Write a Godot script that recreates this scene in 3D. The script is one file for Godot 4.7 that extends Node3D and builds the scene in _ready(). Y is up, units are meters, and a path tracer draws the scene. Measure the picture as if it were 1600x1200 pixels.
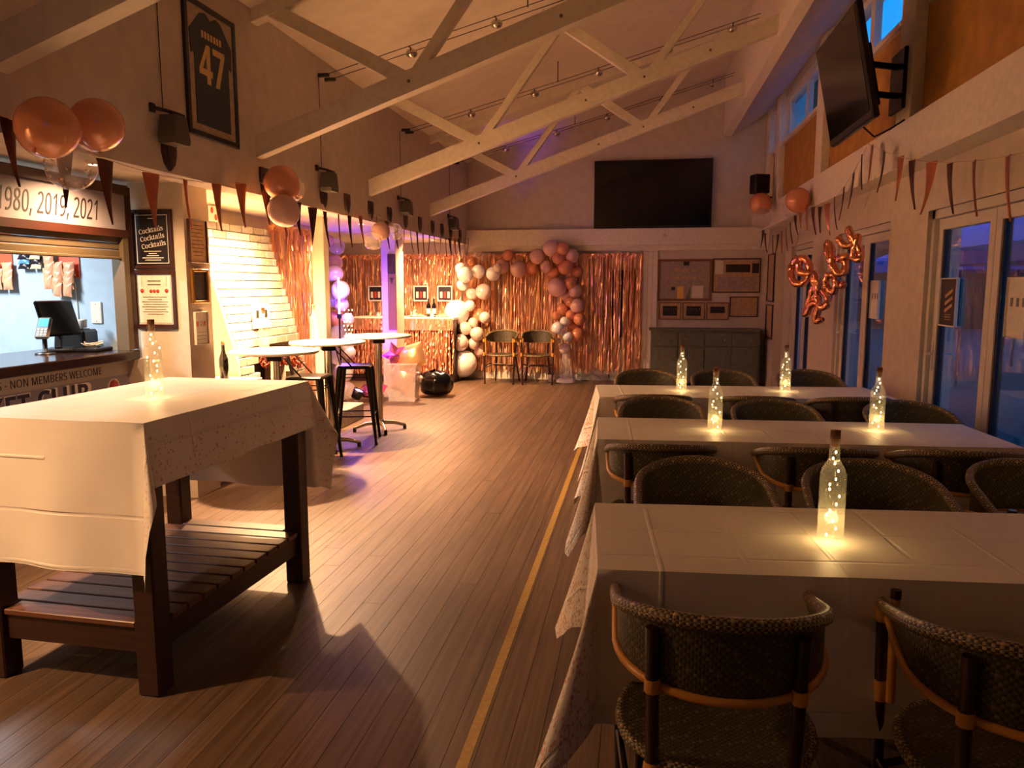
extends Node3D
# A clubhouse hall dressed for a party at dusk: bar on the left, roof trusses, long tables on the right.

var M := {}
var used := {}
var rng := RandomNumberGenerator.new()

# balloons: x, y, z, radius, kind (white, pearl, blush, rose, clear)
const ARCH = [[-2.80, 2.01, -12.06, 0.080, "C"], [-2.55, 2.02, -12.02, 0.083, "C"], [-2.66, 1.89, -12.12, 0.064, "R"], [-2.45, 1.95, -12.07, 0.075, "C"], [-2.77, 1.77, -11.87, 0.094, "W"], [-2.71, 1.68, -11.86, 0.126, "W"], [-2.53, 1.73, -12.05, 0.107, "W"], [-2.79, 1.52, -12.03, 0.092, "W"], [-2.30, 1.69, -12.07, 0.114, "W"], [-2.21, 1.79, -11.97, 0.074, "P"], [-2.17, 1.82, -12.18, 0.123, "B"], [-2.06, 1.98, -12.08, 0.088, "R"], [-1.89, 1.76, -12.03, 0.126, "B"], [-1.68, 1.80, -12.12, 0.109, "R"], [-1.59, 1.96, -12.03, 0.119, "B"], [-1.45, 1.80, -12.05, 0.096, "B"], [-2.64, 1.38, -12.07, 0.100, "P"], [-2.43, 1.41, -11.95, 0.126, "P"], [-2.88, 1.08, -12.02, 0.205, "W"], [-2.66, 1.19, -11.98, 0.088, "W"], [-2.53, 1.03, -12.12, 0.120, "R"], [-2.40, 1.01, -11.91, 0.091, "P"], [-2.74, 0.83, -11.97, 0.110, "P"], [-2.62, 0.92, -12.04, 0.084, "P"], [-2.54, 0.75, -11.95, 0.109, "P"], [-2.81, 0.61, -11.89, 0.140, "P"], [-2.61, 0.59, -12.01, 0.090, "P"], [-2.52, 0.47, -12.14, 0.121, "B"], [-2.77, 0.27, -11.99, 0.217, "W"], [-1.37, 2.08, -11.97, 0.125, "B"], [-1.19, 2.07, -11.96, 0.106, "R"], [-1.05, 1.96, -12.03, 0.110, "B"], [-1.26, 1.93, -11.97, 0.099, "R"], [-1.14, 1.79, -11.99, 0.118, "R"], [-1.33, 1.71, -12.10, 0.093, "R"], [-0.99, 1.72, -12.17, 0.096, "R"], [-1.28, 1.48, -12.03, 0.146, "B"], [-1.07, 1.54, -12.06, 0.099, "R"], [-1.00, 1.43, -12.10, 0.111, "B"], [-1.14, 1.35, -12.14, 0.089, "B"], [-1.07, 1.25, -12.09, 0.081, "R"], [-0.96, 1.19, -12.08, 0.119, "B"], [-1.20, 1.14, -12.13, 0.093, "R"], [-1.29, 1.04, -12.12, 0.074, "R"], [-1.06, 1.05, -12.08, 0.085, "R"], [-0.92, 0.99, -11.98, 0.095, "R"], [-1.25, 0.85, -11.94, 0.100, "W"], [-1.15, 0.95, -12.01, 0.077, "W"], [-1.02, 0.85, -12.12, 0.085, "R"], [-1.10, 0.72, -11.97, 0.080, "W"], [-1.25, 0.65, -12.03, 0.046, "P"], [-1.14, 0.53, -12.03, 0.093, "P"], [-0.95, 0.74, -12.07, 0.111, "R"]]
const GARLAND = [[-4.02, 2.09, -9.64, 0.072, "B"], [-3.90, 2.01, -9.62, 0.106, "C"], [-3.96, 1.80, -9.68, 0.107, "B"], [-3.90, 1.66, -9.54, 0.109, "P"], [-3.81, 1.45, -9.48, 0.121, "W"], [-3.97, 1.31, -9.59, 0.081, "C"], [-3.85, 1.26, -9.60, 0.098, "P"], [-3.86, 1.35, -9.70, 0.056, "B"], [-3.98, 1.08, -9.72, 0.108, "R"], [-3.75, 1.07, -9.55, 0.085, "P"], [-3.93, 0.88, -9.73, 0.126, "C"], [-3.79, 0.73, -9.55, 0.110, "P"], [-3.72, 0.64, -9.52, 0.080, "P"], [-3.94, 0.58, -9.69, 0.130, "C"], [-3.86, 0.36, -9.62, 0.130, "P"], [-3.80, 0.125, -9.58, 0.122, "C"], [-3.72, 0.54, -9.62, 0.047, "R"]]

# ------------------------------------------------------------------ helpers
class MB:
	var st := SurfaceTool.new()
	func _init():
		st.begin(Mesh.PRIMITIVE_TRIANGLES)
	func v(p: Vector3, uv := Vector2.ZERO):
		st.set_uv(uv)
		st.add_vertex(p)
	# corners run anticlockwise seen from outside
	func quad(a: Vector3, b: Vector3, c: Vector3, d: Vector3, g := -1, ua := Vector2(0, 1), ub := Vector2(1, 1), uc := Vector2(1, 0), ud := Vector2(0, 0)):
		st.set_smooth_group(g)
		v(a, ua); v(c, uc); v(b, ub)
		v(a, ua); v(d, ud); v(c, uc)
	func tri(a: Vector3, b: Vector3, c: Vector3, g := -1):
		st.set_smooth_group(g)
		v(a); v(c); v(b)
	func box(c: Vector3, s: Vector3, b := Basis.IDENTITY):
		var h := s / 2.0
		var p := []
		for i in 8:
			p.append(c + b * Vector3(h.x if i & 1 else -h.x, h.y if i & 2 else -h.y, h.z if i & 4 else -h.z))
		quad(p[4], p[5], p[7], p[6]); quad(p[1], p[0], p[2], p[3])
		quad(p[5], p[1], p[3], p[7]); quad(p[0], p[4], p[6], p[2])
		quad(p[6], p[7], p[3], p[2]); quad(p[0], p[1], p[5], p[4])
		return self
	func span(lo: Vector3, hi: Vector3):
		return box((lo + hi) / 2.0, hi - lo)
	# box with chamfered edges
	func cbox(c: Vector3, s: Vector3, e: float, b := Basis.IDENTITY):
		var h := s / 2.0
		e = min(e, min(h.x, min(h.y, h.z)) * 0.9)
		var P := func(sx, sy, sz, ax): # corner pulled back on all axes but ax
			var q := Vector3(sx * h.x, sy * h.y, sz * h.z)
			if ax != 0: q.x -= sx * e
			if ax != 1: q.y -= sy * e
			if ax != 2: q.z -= sz * e
			return c + b * q
		for s1 in [-1, 1]:
			var k: bool = s1 > 0
			var f := [P.call(s1, -1, -1, 0), P.call(s1, -1, 1, 0), P.call(s1, 1, 1, 0), P.call(s1, 1, -1, 0)]
			if k: f.reverse()
			quad(f[0], f[1], f[2], f[3])
			f = [P.call(-1, s1, -1, 1), P.call(1, s1, -1, 1), P.call(1, s1, 1, 1), P.call(-1, s1, 1, 1)]
			if k: f.reverse()
			quad(f[0], f[1], f[2], f[3])
			f = [P.call(-1, -1, s1, 2), P.call(-1, 1, s1, 2), P.call(1, 1, s1, 2), P.call(1, -1, s1, 2)]
			if k: f.reverse()
			quad(f[0], f[1], f[2], f[3])
		for s1 in [-1, 1]:
			for s2 in [-1, 1]:
				var k2: bool = s1 * s2 > 0
				var f := [P.call(s1, s2, -1, 0), P.call(s1, s2, -1, 1), P.call(s1, s2, 1, 1), P.call(s1, s2, 1, 0)]
				if not k2: f.reverse()
				quad(f[0], f[1], f[2], f[3])
				f = [P.call(-1, s1, s2, 1), P.call(-1, s1, s2, 2), P.call(1, s1, s2, 2), P.call(1, s1, s2, 1)]
				if not k2: f.reverse()
				quad(f[0], f[1], f[2], f[3])
				f = [P.call(s2, -1, s1, 2), P.call(s2, -1, s1, 0), P.call(s2, 1, s1, 0), P.call(s2, 1, s1, 2)]
				if not k2: f.reverse()
				quad(f[0], f[1], f[2], f[3])
				for s3 in [-1, 1]:
					if s1 * s2 * s3 > 0: tri(P.call(s1, s2, s3, 0), P.call(s1, s2, s3, 1), P.call(s1, s2, s3, 2))
					else: tri(P.call(s1, s2, s3, 0), P.call(s1, s2, s3, 2), P.call(s1, s2, s3, 1))
		return self
	# a rectangular bar from a to b, w across, d along the up hint
	func bar(a: Vector3, b: Vector3, w: float, d: float, up := Vector3.UP):
		var y := (b - a).normalized()
		var x := y.cross(up).normalized()
		var z := x.cross(y).normalized()
		return cbox((a + b) / 2.0, Vector3(w, (b - a).length(), d), 0.004, Basis(x, y, z))
	func tube(pts: Array, r, seg := 8, closed := false, caps := true):
		var n := pts.size()
		var rings := []
		var t0: Vector3 = (pts[1] - pts[0]).normalized()
		var u := t0.cross(Vector3.UP if abs(t0.y) < 0.9 else Vector3.RIGHT).normalized()
		var along := 0.0
		for i in n:
			var a: Vector3 = pts[(i - 1 + n) % n] if closed or i > 0 else pts[0]
			var b: Vector3 = pts[(i + 1) % n] if closed or i < n - 1 else pts[n - 1]
			var t := (b - a).normalized()
			u = (u - t * u.dot(t)).normalized()
			var w := t.cross(u)
			var rr: float = r[i] if r is Array else r
			if i > 0: along += (pts[i] - pts[i - 1]).length()
			var ring := []
			for k in seg:
				var f := TAU * k / seg
				ring.append(pts[i] + (u * cos(f) + w * sin(f)) * rr)
			rings.append([ring, along, rr])
		for i in (n if closed else n - 1):
			var A: Array = rings[i]
			var B: Array = rings[(i + 1) % n]
			for k in seg:
				var l := (k + 1) % seg
				var c: float = TAU * A[2] / seg
				quad(A[0][k], A[0][l], B[0][l], B[0][k], 1, Vector2(c * k, A[1]), Vector2(c * (k + 1), A[1]), Vector2(c * (k + 1), B[1]), Vector2(c * k, B[1]))
		if caps and not closed:
			for k in range(1, seg - 1):
				tri(rings[0][0][0], rings[0][0][k + 1], rings[0][0][k])
				tri(rings[n - 1][0][0], rings[n - 1][0][k], rings[n - 1][0][k + 1])
		return self
	func lathe(prof: Array, seg := 20, xf := Transform3D.IDENTITY, g := 1):
		for i in prof.size() - 1:
			for k in seg:
				var f0 := TAU * k / seg
				var f1 := TAU * (k + 1) / seg
				if k == seg - 1: f1 = 0.0
				var a := xf * Vector3(prof[i].x * cos(f0), prof[i].y, prof[i].x * sin(f0))
				var b := xf * Vector3(prof[i].x * cos(f1), prof[i].y, prof[i].x * sin(f1))
				var c := xf * Vector3(prof[i + 1].x * cos(f1), prof[i + 1].y, prof[i + 1].x * sin(f1))
				var d := xf * Vector3(prof[i + 1].x * cos(f0), prof[i + 1].y, prof[i + 1].x * sin(f0))
				var u0 := float(k) / seg
				var u1 := float(k + 1) / seg
				quad(b, a, d, c, g, Vector2(u1, prof[i].y), Vector2(u0, prof[i].y), Vector2(u0, prof[i + 1].y), Vector2(u1, prof[i + 1].y))
		return self
	func ball(c: Vector3, r: Vector3, seg := 24, rings := 14, drop := 0.0):
		var prof := []
		for i in rings + 1:
			var f := PI * i / rings - PI / 2
			prof.append(Vector2(cos(f), sin(f)))
		return lathe(prof, seg, Transform3D(Basis.from_scale(r), c))
	# rows of points, seen from the side where rows run down and columns run right
	func sheet(rows: Array, uvs: Array = [], g := 1):
		for i in rows.size() - 1:
			for k in rows[i].size() - 1:
				var q := [Vector2(0, 0), Vector2(0, 0), Vector2(0, 0), Vector2(0, 0)]
				if uvs.size(): q = [uvs[i + 1][k], uvs[i + 1][k + 1], uvs[i][k + 1], uvs[i][k]]
				quad(rows[i + 1][k], rows[i + 1][k + 1], rows[i][k + 1], rows[i][k], g, q[0], q[1], q[2], q[3])
		return self
	# polygon in x, y extruded from z0 to z1
	func prism(poly: Array, z0: float, z1: float, xf := Transform3D.IDENTITY):
		var p := PackedVector2Array(poly)
		if Geometry2D.is_polygon_clockwise(p): p.reverse()
		var t := Geometry2D.triangulate_polygon(p)
		for i in range(0, t.size(), 3):
			var q := [p[t[i]], p[t[i + 1]], p[t[i + 2]]]
			if (q[1] - q[0]).cross(q[2] - q[0]) < 0: q.reverse()
			tri(xf * Vector3(q[0].x, q[0].y, z1), xf * Vector3(q[1].x, q[1].y, z1), xf * Vector3(q[2].x, q[2].y, z1))
			tri(xf * Vector3(q[0].x, q[0].y, z0), xf * Vector3(q[2].x, q[2].y, z0), xf * Vector3(q[1].x, q[1].y, z0))
		for i in p.size():
			var a := p[i]
			var b := p[(i + 1) % p.size()]
			quad(xf * Vector3(a.x, a.y, z0), xf * Vector3(b.x, b.y, z0), xf * Vector3(b.x, b.y, z1), xf * Vector3(a.x, a.y, z1))
		return self
	func done(tangents := false) -> ArrayMesh:
		st.generate_normals()
		if tangents: st.generate_tangents()
		return st.commit()

func numbered(n: String) -> String:
	if not used.has(n):
		used[n] = 0
		return n
	used[n] += 1
	return "%s_%03d" % [n, used[n]]

func tag(o, label: String, category := "", group := "", kind := ""):
	if label: o.set_meta("label", label)
	if category: o.set_meta("category", category)
	if group: o.set_meta("group", group)
	if kind: o.set_meta("kind", kind)
	return o

func thing(called: String, label: String, category: String, at := Vector3.ZERO, turn := 0.0, group := "", kind := ""):
	var o := Node3D.new()
	o.name = numbered(called)
	add_child(o)
	o.position = at
	o.rotation.y = turn
	return tag(o, label, category, group, kind)

func part(m, called: String, mat, parent, at := Vector3.ZERO, basis := Basis.IDENTITY):
	var o := MeshInstance3D.new()
	o.mesh = m.done() if m is MB else m
	o.material_override = mat
	o.name = called
	o.transform = Transform3D(basis, at)
	parent.add_child(o, true)
	return o

func solo(m, called: String, mat, label: String, category: String, at := Vector3.ZERO, basis := Basis.IDENTITY, group := "", kind := ""):
	var o = part(m, numbered(called), mat, self, at, basis)
	return tag(o, label, category, group, kind)

func copy(o, at: Vector3, turn := 0.0, label := "", group := ""):
	var c = o.duplicate()
	var stem: String = o.name
	if stem.length() > 4 and stem.substr(stem.length() - 4, 1) == "_" and stem.substr(stem.length() - 3).is_valid_int(): stem = stem.substr(0, stem.length() - 4)
	c.name = numbered(stem)
	add_child(c)
	c.position = at
	c.rotation.y = turn
	if label: c.set_meta("label", label)
	if group: c.set_meta("group", group)
	return c

func R(a: float, b: float) -> float: return rng.randf_range(a, b)

func text_mesh(s: String, size: float, depth := 0.002, font := "Droid Sans", weight := 400) -> TextMesh:
	var t := TextMesh.new()
	var f := SystemFont.new()
	f.font_names = PackedStringArray([font])
	f.font_weight = weight
	t.font = f
	t.text = s
	t.font_size = 64
	t.pixel_size = size / 64.0
	t.depth = depth
	t.curve_step = 2.0
	return t

# ------------------------------------------------------------------ materials
func mk(key: String, c: Color, rough := 0.8, metal := 0.0, tex: Texture2D = null, scale := Vector3.ONE, world := true) -> StandardMaterial3D:
	var m := StandardMaterial3D.new()
	m.albedo_color = c
	m.roughness = rough
	m.metallic = metal
	if tex:
		m.albedo_texture = tex
		m.uv1_triplanar = true
		m.uv1_world_triplanar = world
		m.uv1_scale = scale
	M[key] = m
	return m

func rgb(r: int, g: int, b: int) -> Color: return Color8(r, g, b)

func noise_image(seed_: int, freq: float, lo: float, hi: float, sx := 1.0, sy := 1.0, n := 384, oct := 4) -> ImageTexture:
	var f := FastNoiseLite.new()
	f.seed = seed_
	f.noise_type = FastNoiseLite.TYPE_SIMPLEX_SMOOTH
	f.frequency = freq
	f.fractal_octaves = oct
	var w := int(n / sx)
	var h := int(n / sy)
	var im := f.get_seamless_image(max(w, 16), max(h, 16))
	im.resize(n, n, Image.INTERPOLATE_CUBIC)
	im.convert(Image.FORMAT_RGB8)
	var d := im.get_data()
	for i in d.size():
		d[i] = int(clampf(lo + (hi - lo) * d[i] / 255.0, 0, 1) * 255)
	return ImageTexture.create_from_image(Image.create_from_data(n, n, false, Image.FORMAT_RGB8, d))

func weave_textures(light: Color, dark: Color, fleck: Color):
	# plain basket weave, eight strands a side
	var n := 128
	var im := Image.create(n, n, false, Image.FORMAT_RGB8)
	var hm := Image.create(n, n, false, Image.FORMAT_L8)
	var s := n / 8
	for y in n:
		for x in n:
			var cx := x / s
			var cy := y / s
			var over := (cx + cy) % 2 == 0
			var fx := (float(x % s) + 0.5) / s - 0.5
			var fy := (float(y % s) + 0.5) / s - 0.5
			var across := fy if over else fx
			var along := fx if over else fy
			var hgt: float = clampf(sqrt(max(0.0, 1.0 - pow(across * 2.1, 2))) * (0.55 + 0.45 * cos(along * PI)), 0, 1)
			hm.set_pixel(x, y, Color(hgt, hgt, hgt))
			var base := light if over else dark
			if (cx * 7 + cy * 3) % 11 == 0: base = fleck
			if hgt < 0.12: base = Color8(22, 17, 12)
			im.set_pixel(x, y, base)
	return [ImageTexture.create_from_image(im), ImageTexture.create_from_image(hm)]

func make_materials():
	var plaster := noise_image(11, 0.02, 0.93, 1.0)
	var patchy := noise_image(12, 0.012, 0.84, 1.0)
	var grain := noise_image(13, 0.03, 0.66, 1.0, 1.0, 8.0, 512, 5)
	var grain_x := noise_image(14, 0.03, 0.7, 1.0, 8.0, 1.0, 384, 5)
	mk("wall", rgb(214, 198, 174), 0.85, 0, plaster, Vector3.ONE * 0.8)
	mk("upper_wall", rgb(214, 200, 184), 0.85, 0, plaster, Vector3.ONE * 0.7)
	mk("ceiling", rgb(236, 222, 206), 0.9, 0, plaster, Vector3.ONE * 0.6)
	mk("truss", rgb(238, 226, 206), 0.55, 0, plaster, Vector3.ONE * 1.7)
	mk("low_ceiling", rgb(228, 214, 190), 0.85, 0, plaster, Vector3.ONE * 0.9)
	mk("ochre", rgb(186, 132, 58), 0.8, 0, patchy, Vector3.ONE * 0.9)
	mk("blue_wall", rgb(178, 200, 216), 0.7, 0, plaster, Vector3.ONE)
	mk("gloss_white", rgb(222, 212, 196), 0.35)
	mk("frame_white", rgb(214, 204, 186), 0.4)
	mk("brick_a", rgb(196, 188, 174), 0.75, 0, patchy, Vector3.ONE * 6)
	mk("brick_b", rgb(178, 168, 150), 0.75, 0, patchy, Vector3.ONE * 5)
	mk("brick_c", rgb(204, 197, 186), 0.75, 0, patchy, Vector3.ONE * 7)
	mk("mortar", rgb(150, 140, 124), 0.9, 0, patchy, Vector3.ONE * 4)
	var tones := [rgb(112, 87, 66), rgb(107, 82, 61), rgb(117, 91, 69), rgb(103, 79, 59), rgb(110, 84, 64)]
	for i in 5:
		var m := mk("plank_%d" % i, tones[i], 0.42, 0, grain, Vector3(2.3 + i * 0.3, 1.0, 0.4 + 0.06 * i))
		m.uv1_offset = Vector3(i * 0.37, 0, i * 0.21)
		m.roughness_texture = patchy
		m.roughness = 0.5
	mk("subfloor", rgb(50, 34, 22), 0.9)
	mk("yellow_paint", rgb(178, 140, 66), 0.55, 0, patchy, Vector3.ONE * 5)
	mk("dark_wood", rgb(62, 34, 24), 0.4, 0, grain_x, Vector3(1.5, 3, 3), false)
	mk("slat_wood_lit", rgb(112, 70, 50), 0.38, 0, grain_x, Vector3(1.2, 3, 3), false)  # the dark table wood again, with light on the shelf painted in as lighter colour
	mk("counter", rgb(34, 18, 14), 0.16)
	mk("brown_frame", rgb(58, 26, 16), 0.45)
	mk("shutter", rgb(96, 84, 64), 0.5, 0.2)
	mk("sign_grey", rgb(140, 134, 142), 0.6)
	mk("sign_low", rgb(170, 160, 146), 0.6)
	mk("ink", rgb(34, 26, 30), 0.6)
	mk("navy", rgb(36, 30, 62), 0.5)
	mk("white_print", rgb(236, 230, 220), 0.6)
	mk("red_print", rgb(190, 60, 42), 0.5)
	mk("paper", rgb(232, 222, 206), 0.8, 0, plaster, Vector3.ONE * 3)
	mk("old_paper", rgb(206, 170, 128), 0.8, 0, patchy, Vector3.ONE * 3)
	mk("grey_paper", rgb(178, 160, 148), 0.8, 0, patchy, Vector3.ONE * 3)
	mk("photo_dark", rgb(64, 52, 46), 0.5, 0, noise_image(31, 0.05, 0.3, 1.0), Vector3.ONE * 5)
	mk("poster_black", rgb(30, 24, 26), 0.4)
	mk("black_frame", rgb(26, 22, 20), 0.35)
	mk("oak_frame", rgb(128, 84, 46), 0.45)
	mk("screen", rgb(7, 6, 7), 0.12)
	mk("black_plastic", rgb(20, 17, 17), 0.4)
	mk("black_gloss", rgb(10, 9, 9), 0.16)
	mk("black_metal", rgb(26, 21, 18), 0.35, 0.6)
	mk("chrome", rgb(200, 192, 180), 0.22, 1.0)
	mk("table_white", rgb(236, 228, 210), 0.35)
	mk("steel_grey", rgb(120, 112, 102), 0.4, 0.4)
	mk("sage", rgb(112, 112, 90), 0.55, 0, patchy, Vector3.ONE * 2)
	mk("cane_dark", rgb(64, 32, 18), 0.35, 0, grain, Vector3(9, 3, 9), false)
	mk("cane_tan", rgb(206, 144, 62), 0.38)
	mk("cork", rgb(150, 104, 62), 0.85, 0, patchy, Vector3.ONE * 20)
	mk("shield", rgb(84, 48, 26), 0.35, 0, grain, Vector3(4, 4, 4))
	mk("brass", rgb(176, 128, 58), 0.35, 0.8)
	mk("jersey", rgb(40, 28, 26), 0.85, 0, patchy, Vector3.ONE * 4)
	mk("gold_print", rgb(230, 186, 96), 0.6)
	mk("rose_foil", rgb(246, 186, 148), 0.3, 0.7)
	mk("rose_foil_b", rgb(232, 160, 118), 0.36, 0.6)
	mk("chrome_rose", rgb(236, 158, 118), 0.1, 1.0)
	mk("gold_foil", rgb(242, 192, 132), 0.28, 0.7)
	mk("pink_foil", rgb(232, 120, 170), 0.18, 0.9)
	mk("flag_dark", rgb(92, 56, 40), 0.3, 0.7)
	mk("flag_rose", rgb(188, 116, 82), 0.28, 0.7)
	mk("string", rgb(206, 176, 140), 0.8)
	mk("wire", rgb(60, 48, 40), 0.5, 0.5)
	for a in [["balloon_W", rgb(240, 234, 226), 0.28], ["balloon_P", rgb(234, 208, 196), 0.22], ["balloon_B", rgb(224, 178, 162), 0.32], ["balloon_R", rgb(226, 148, 104), 0.22]]:
		var m := mk(a[0], a[1], a[2])
		m.clearcoat_enabled = true
		m.clearcoat = 0.6
		m.clearcoat_roughness = 0.12
		m.subsurf_scatter_enabled = false
	M.balloon_R.metallic = 0.12
	M.balloon_P.metallic = 0.12
	var bc := mk("balloon_C", Color(0.93, 0.88, 0.86, 0.22), 0.08)
	bc.transparency = BaseMaterial3D.TRANSPARENCY_ALPHA
	var gl := mk("bottle_glass", Color(0.93, 0.93, 0.86, 0.14), 0.03)
	gl.transparency = BaseMaterial3D.TRANSPARENCY_ALPHA
	var pg := mk("door_glass", Color(0.55, 0.62, 0.72, 0.14), 0.02)
	pg.transparency = BaseMaterial3D.TRANSPARENCY_ALPHA
	var wg := mk("window_glass", Color(0.75, 0.85, 0.95, 0.05), 0.02)
	wg.transparency = BaseMaterial3D.TRANSPARENCY_ALPHA
	wg.metallic_specular = 0.1
	var bx := mk("clear_box", Color(0.86, 0.83, 0.82, 0.2), 0.12)
	bx.transparency = BaseMaterial3D.TRANSPARENCY_ALPHA
	mk("patio", rgb(112, 107, 102), 0.9, 0, patchy, Vector3.ONE)
	mk("canopy", rgb(48, 120, 200), 0.8)
	mk("far_fence", rgb(104, 78, 56), 0.9)
	mk("render_wall", rgb(150, 138, 124), 0.9)
	mk("hedge", rgb(58, 74, 44), 0.95, 0, patchy, Vector3.ONE * 3)
	mk("crisp_orange", rgb(226, 92, 56), 0.5)
	mk("crisp_tan", rgb(226, 164, 124), 0.35)
	mk("crisp_dark", rgb(30, 26, 34), 0.35)
	mk("crisp_blue", rgb(84, 146, 186), 0.4)
	mk("crisp_cream", rgb(214, 196, 160), 0.4)
	mk("lamp_grey", rgb(92, 84, 72), 0.45, 0.3)
	mk("embers", rgb(150, 58, 26), 0.7, 0, patchy, Vector3.ONE * 8)
	mk("soot", rgb(30, 24, 20), 0.9)
	mk("stone", rgb(170, 160, 144), 0.8, 0, patchy, Vector3.ONE * 2)
	var fl := mk("fairy_glow", rgb(255, 214, 140), 0.5)
	fl.emission_enabled = true
	fl.emission = Color(1.0, 0.85, 0.58)
	fl.emission_energy_multiplier = 12.0
	var dl := mk("downlight_glow", rgb(255, 240, 214), 0.5)
	dl.emission_enabled = true
	dl.emission = Color(1.0, 0.85, 0.62)
	dl.emission_energy_multiplier = 8.0
	var pt := mk("tube_glow", rgb(226, 190, 255), 0.5)
	pt.emission_enabled = true
	pt.emission = Color(0.82, 0.55, 1.0)
	pt.emission_energy_multiplier = 5.0
	var ts := mk("terminal_screen", rgb(80, 170, 210), 0.3)
	ts.emission_enabled = true
	ts.emission = Color(0.1, 0.5, 0.75)
	ts.emission_energy_multiplier = 0.7
	for a in [["weave", Vector3(14, 14, 1), rgb(84, 74, 50), rgb(50, 46, 33), rgb(114, 96, 64)], ["weave_rim", Vector3(16, 16, 1), rgb(150, 128, 90), rgb(52, 42, 30), rgb(190, 166, 122)]]:
		var w: Array = weave_textures(a[2], a[3], a[4])
		var m := mk(a[0], Color(1, 1, 1), 0.42)
		m.albedo_texture = w[0]
		m.heightmap_enabled = true
		m.heightmap_texture = w[1]
		m.heightmap_scale = 0.12
		m.uv1_scale = a[1]

# a party cloth printed with rose dots near its two ends, creased from its packet
func cloth_material(key: String, L: float, S: float, seed_: int):
	rng.seed = seed_
	var n := 1024
	var im := Image.create(n, n, false, Image.FORMAT_RGB8)
	im.fill(Color8(232, 224, 212))
	var px := n / S
	for i in 9000:
		var end: float = L / 2 + 0.02 + pow(R(0, 1), 0.6) * (S / 2 - L / 2 - 0.02)
		var x := int((S / 2 + (end if i % 2 else -end)) * px)
		var y := int(R(0, n))
		var r := R(1.0, 2.3)
		var c := Color8(198, 146, 132).lerp(Color8(218, 172, 158), R(0, 1))
		for a in range(-3, 4):
			for b in range(-3, 4):
				if a * a + b * b <= r * r and x + a >= 0 and x + a < n and y + b >= 0 and y + b < n: im.set_pixel(x + a, y + b, c)
	var f := FastNoiseLite.new()
	f.seed = seed_
	f.frequency = 0.006
	f.fractal_octaves = 3
	var hm := f.get_image(n, n)
	hm.convert(Image.FORMAT_L8)
	for k in range(1, 13):
		var at := int(n * k / 13.0 + R(-6, 6))
		var from := int(R(0, n * 0.3))
		var light := 1.0 if k % 2 else 0.15
		hm.fill_rect(Rect2i(at, from, 4, int(R(0.5, 0.7) * n)), Color(light, light, light))
		hm.fill_rect(Rect2i(int(R(0, n * 0.3)), int(n * (k + 0.35) / 13.0), int(R(0.4, 0.7) * n), 4), Color(1 - light, 1 - light, 1 - light))
	var m := mk(key, Color(1, 1, 1), 0.5)
	m.albedo_texture = ImageTexture.create_from_image(im)
	m.heightmap_enabled = true
	m.heightmap_texture = ImageTexture.create_from_image(hm)
	m.heightmap_scale = 0.5
	m.backlight_enabled = true
	m.backlight = Color(0.22, 0.19, 0.16)
	return m

# ------------------------------------------------------------------ repeated things
func wave(x: float, s: float) -> float: return sin(x * 9.0 + s) * 0.6 + sin(x * 17.0 + s * 2.3) * 0.4

# cloth over a table: a flat top, four hanging sides and the four folded corners
func drape(L: float, D: float, h: float, drops: Array, S: float, s: float, flare: Array) -> MB:
	var m := MB.new()
	var hl := L / 2
	var hd := D / 2
	var uv := func(x, z): return Vector2(x / S + 0.5, z / S + 0.5)
	var rows := []
	var uvs := []
	var nx := 30
	var nz := 12
	for j in nz + 1:
		var z := -hd + D * j / nz
		var row := []
		var ur := []
		for i in nx + 1:
			var x := -hl + L * i / nx
			row.append(Vector3(x, h + 0.0012 * wave(x + z * 0.6, s), z))
			ur.append(uv.call(x, z))
		rows.append(row)
		uvs.append(ur)
	m.sheet(rows, uvs)
	# stations round the rim: point, outward way, unfolded length, flare
	var ring := []
	# drops: front (+z), right (+x), back (-z), left (-x)
	var corner := [Vector2(-hl, hd), Vector2(hl, hd), Vector2(hl, -hd), Vector2(-hl, -hd)]
	var way := [Vector2(0, 1), Vector2(1, 0), Vector2(0, -1), Vector2(-1, 0)]
	for k in 4:
		var a: Vector2 = corner[k]
		var b: Vector2 = corner[(k + 1) % 4]
		var n := int((b - a).length() / 0.05)
		for i in n + 1:
			var f := float(i) / n
			var p := a.lerp(b, f)
			ring.append([p, way[k], drops[k], 0.03 + 0.022 * wave(p.x + p.y, s + k) * smoothstep(0.0, 0.12, min(f, 1 - f)), p + way[k] * drops[k]])
		var dA: float = drops[k]
		var dB: float = drops[(k + 1) % 4]
		for i in range(1, 12):
			var phi := PI / 2 * i / 12.0
			var w: Vector2 = way[k] * cos(phi) + way[(k + 1) % 4] * sin(phi)
			var l: float = min(dA / max(cos(phi), 0.001), dB / max(sin(phi), 0.001))
			var fold := pow(sin(phi * 2), 2)
			ring.append([b, w, l, l * (0.05 + flare[k] * fold + 0.04 * sin(phi * 9 + s)), b + w * l])
	var nr := 12
	rows = []
	uvs = []
	for j in nr + 1:
		var t := float(j) / nr
		var row := []
		var ur := []
		for q in ring + [ring[0]]:
			var out: float = q[3] * pow(t, 1.15) + 0.004 * min(1.0, t * 8)
			var l2: float = q[2] * t
			var down := sqrt(max(l2 * l2 - out * out, 0.0)) if l2 > out else 0.0
			row.append(Vector3(q[0].x + q[1].x * out, h - down, q[0].y + q[1].y * out))
			var e: Vector2 = q[0] + q[1] * l2
			ur.append(uv.call(e.x, e.y))
		rows.append(row)
		uvs.append(ur)
	m.sheet(rows, uvs)
	return m

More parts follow.
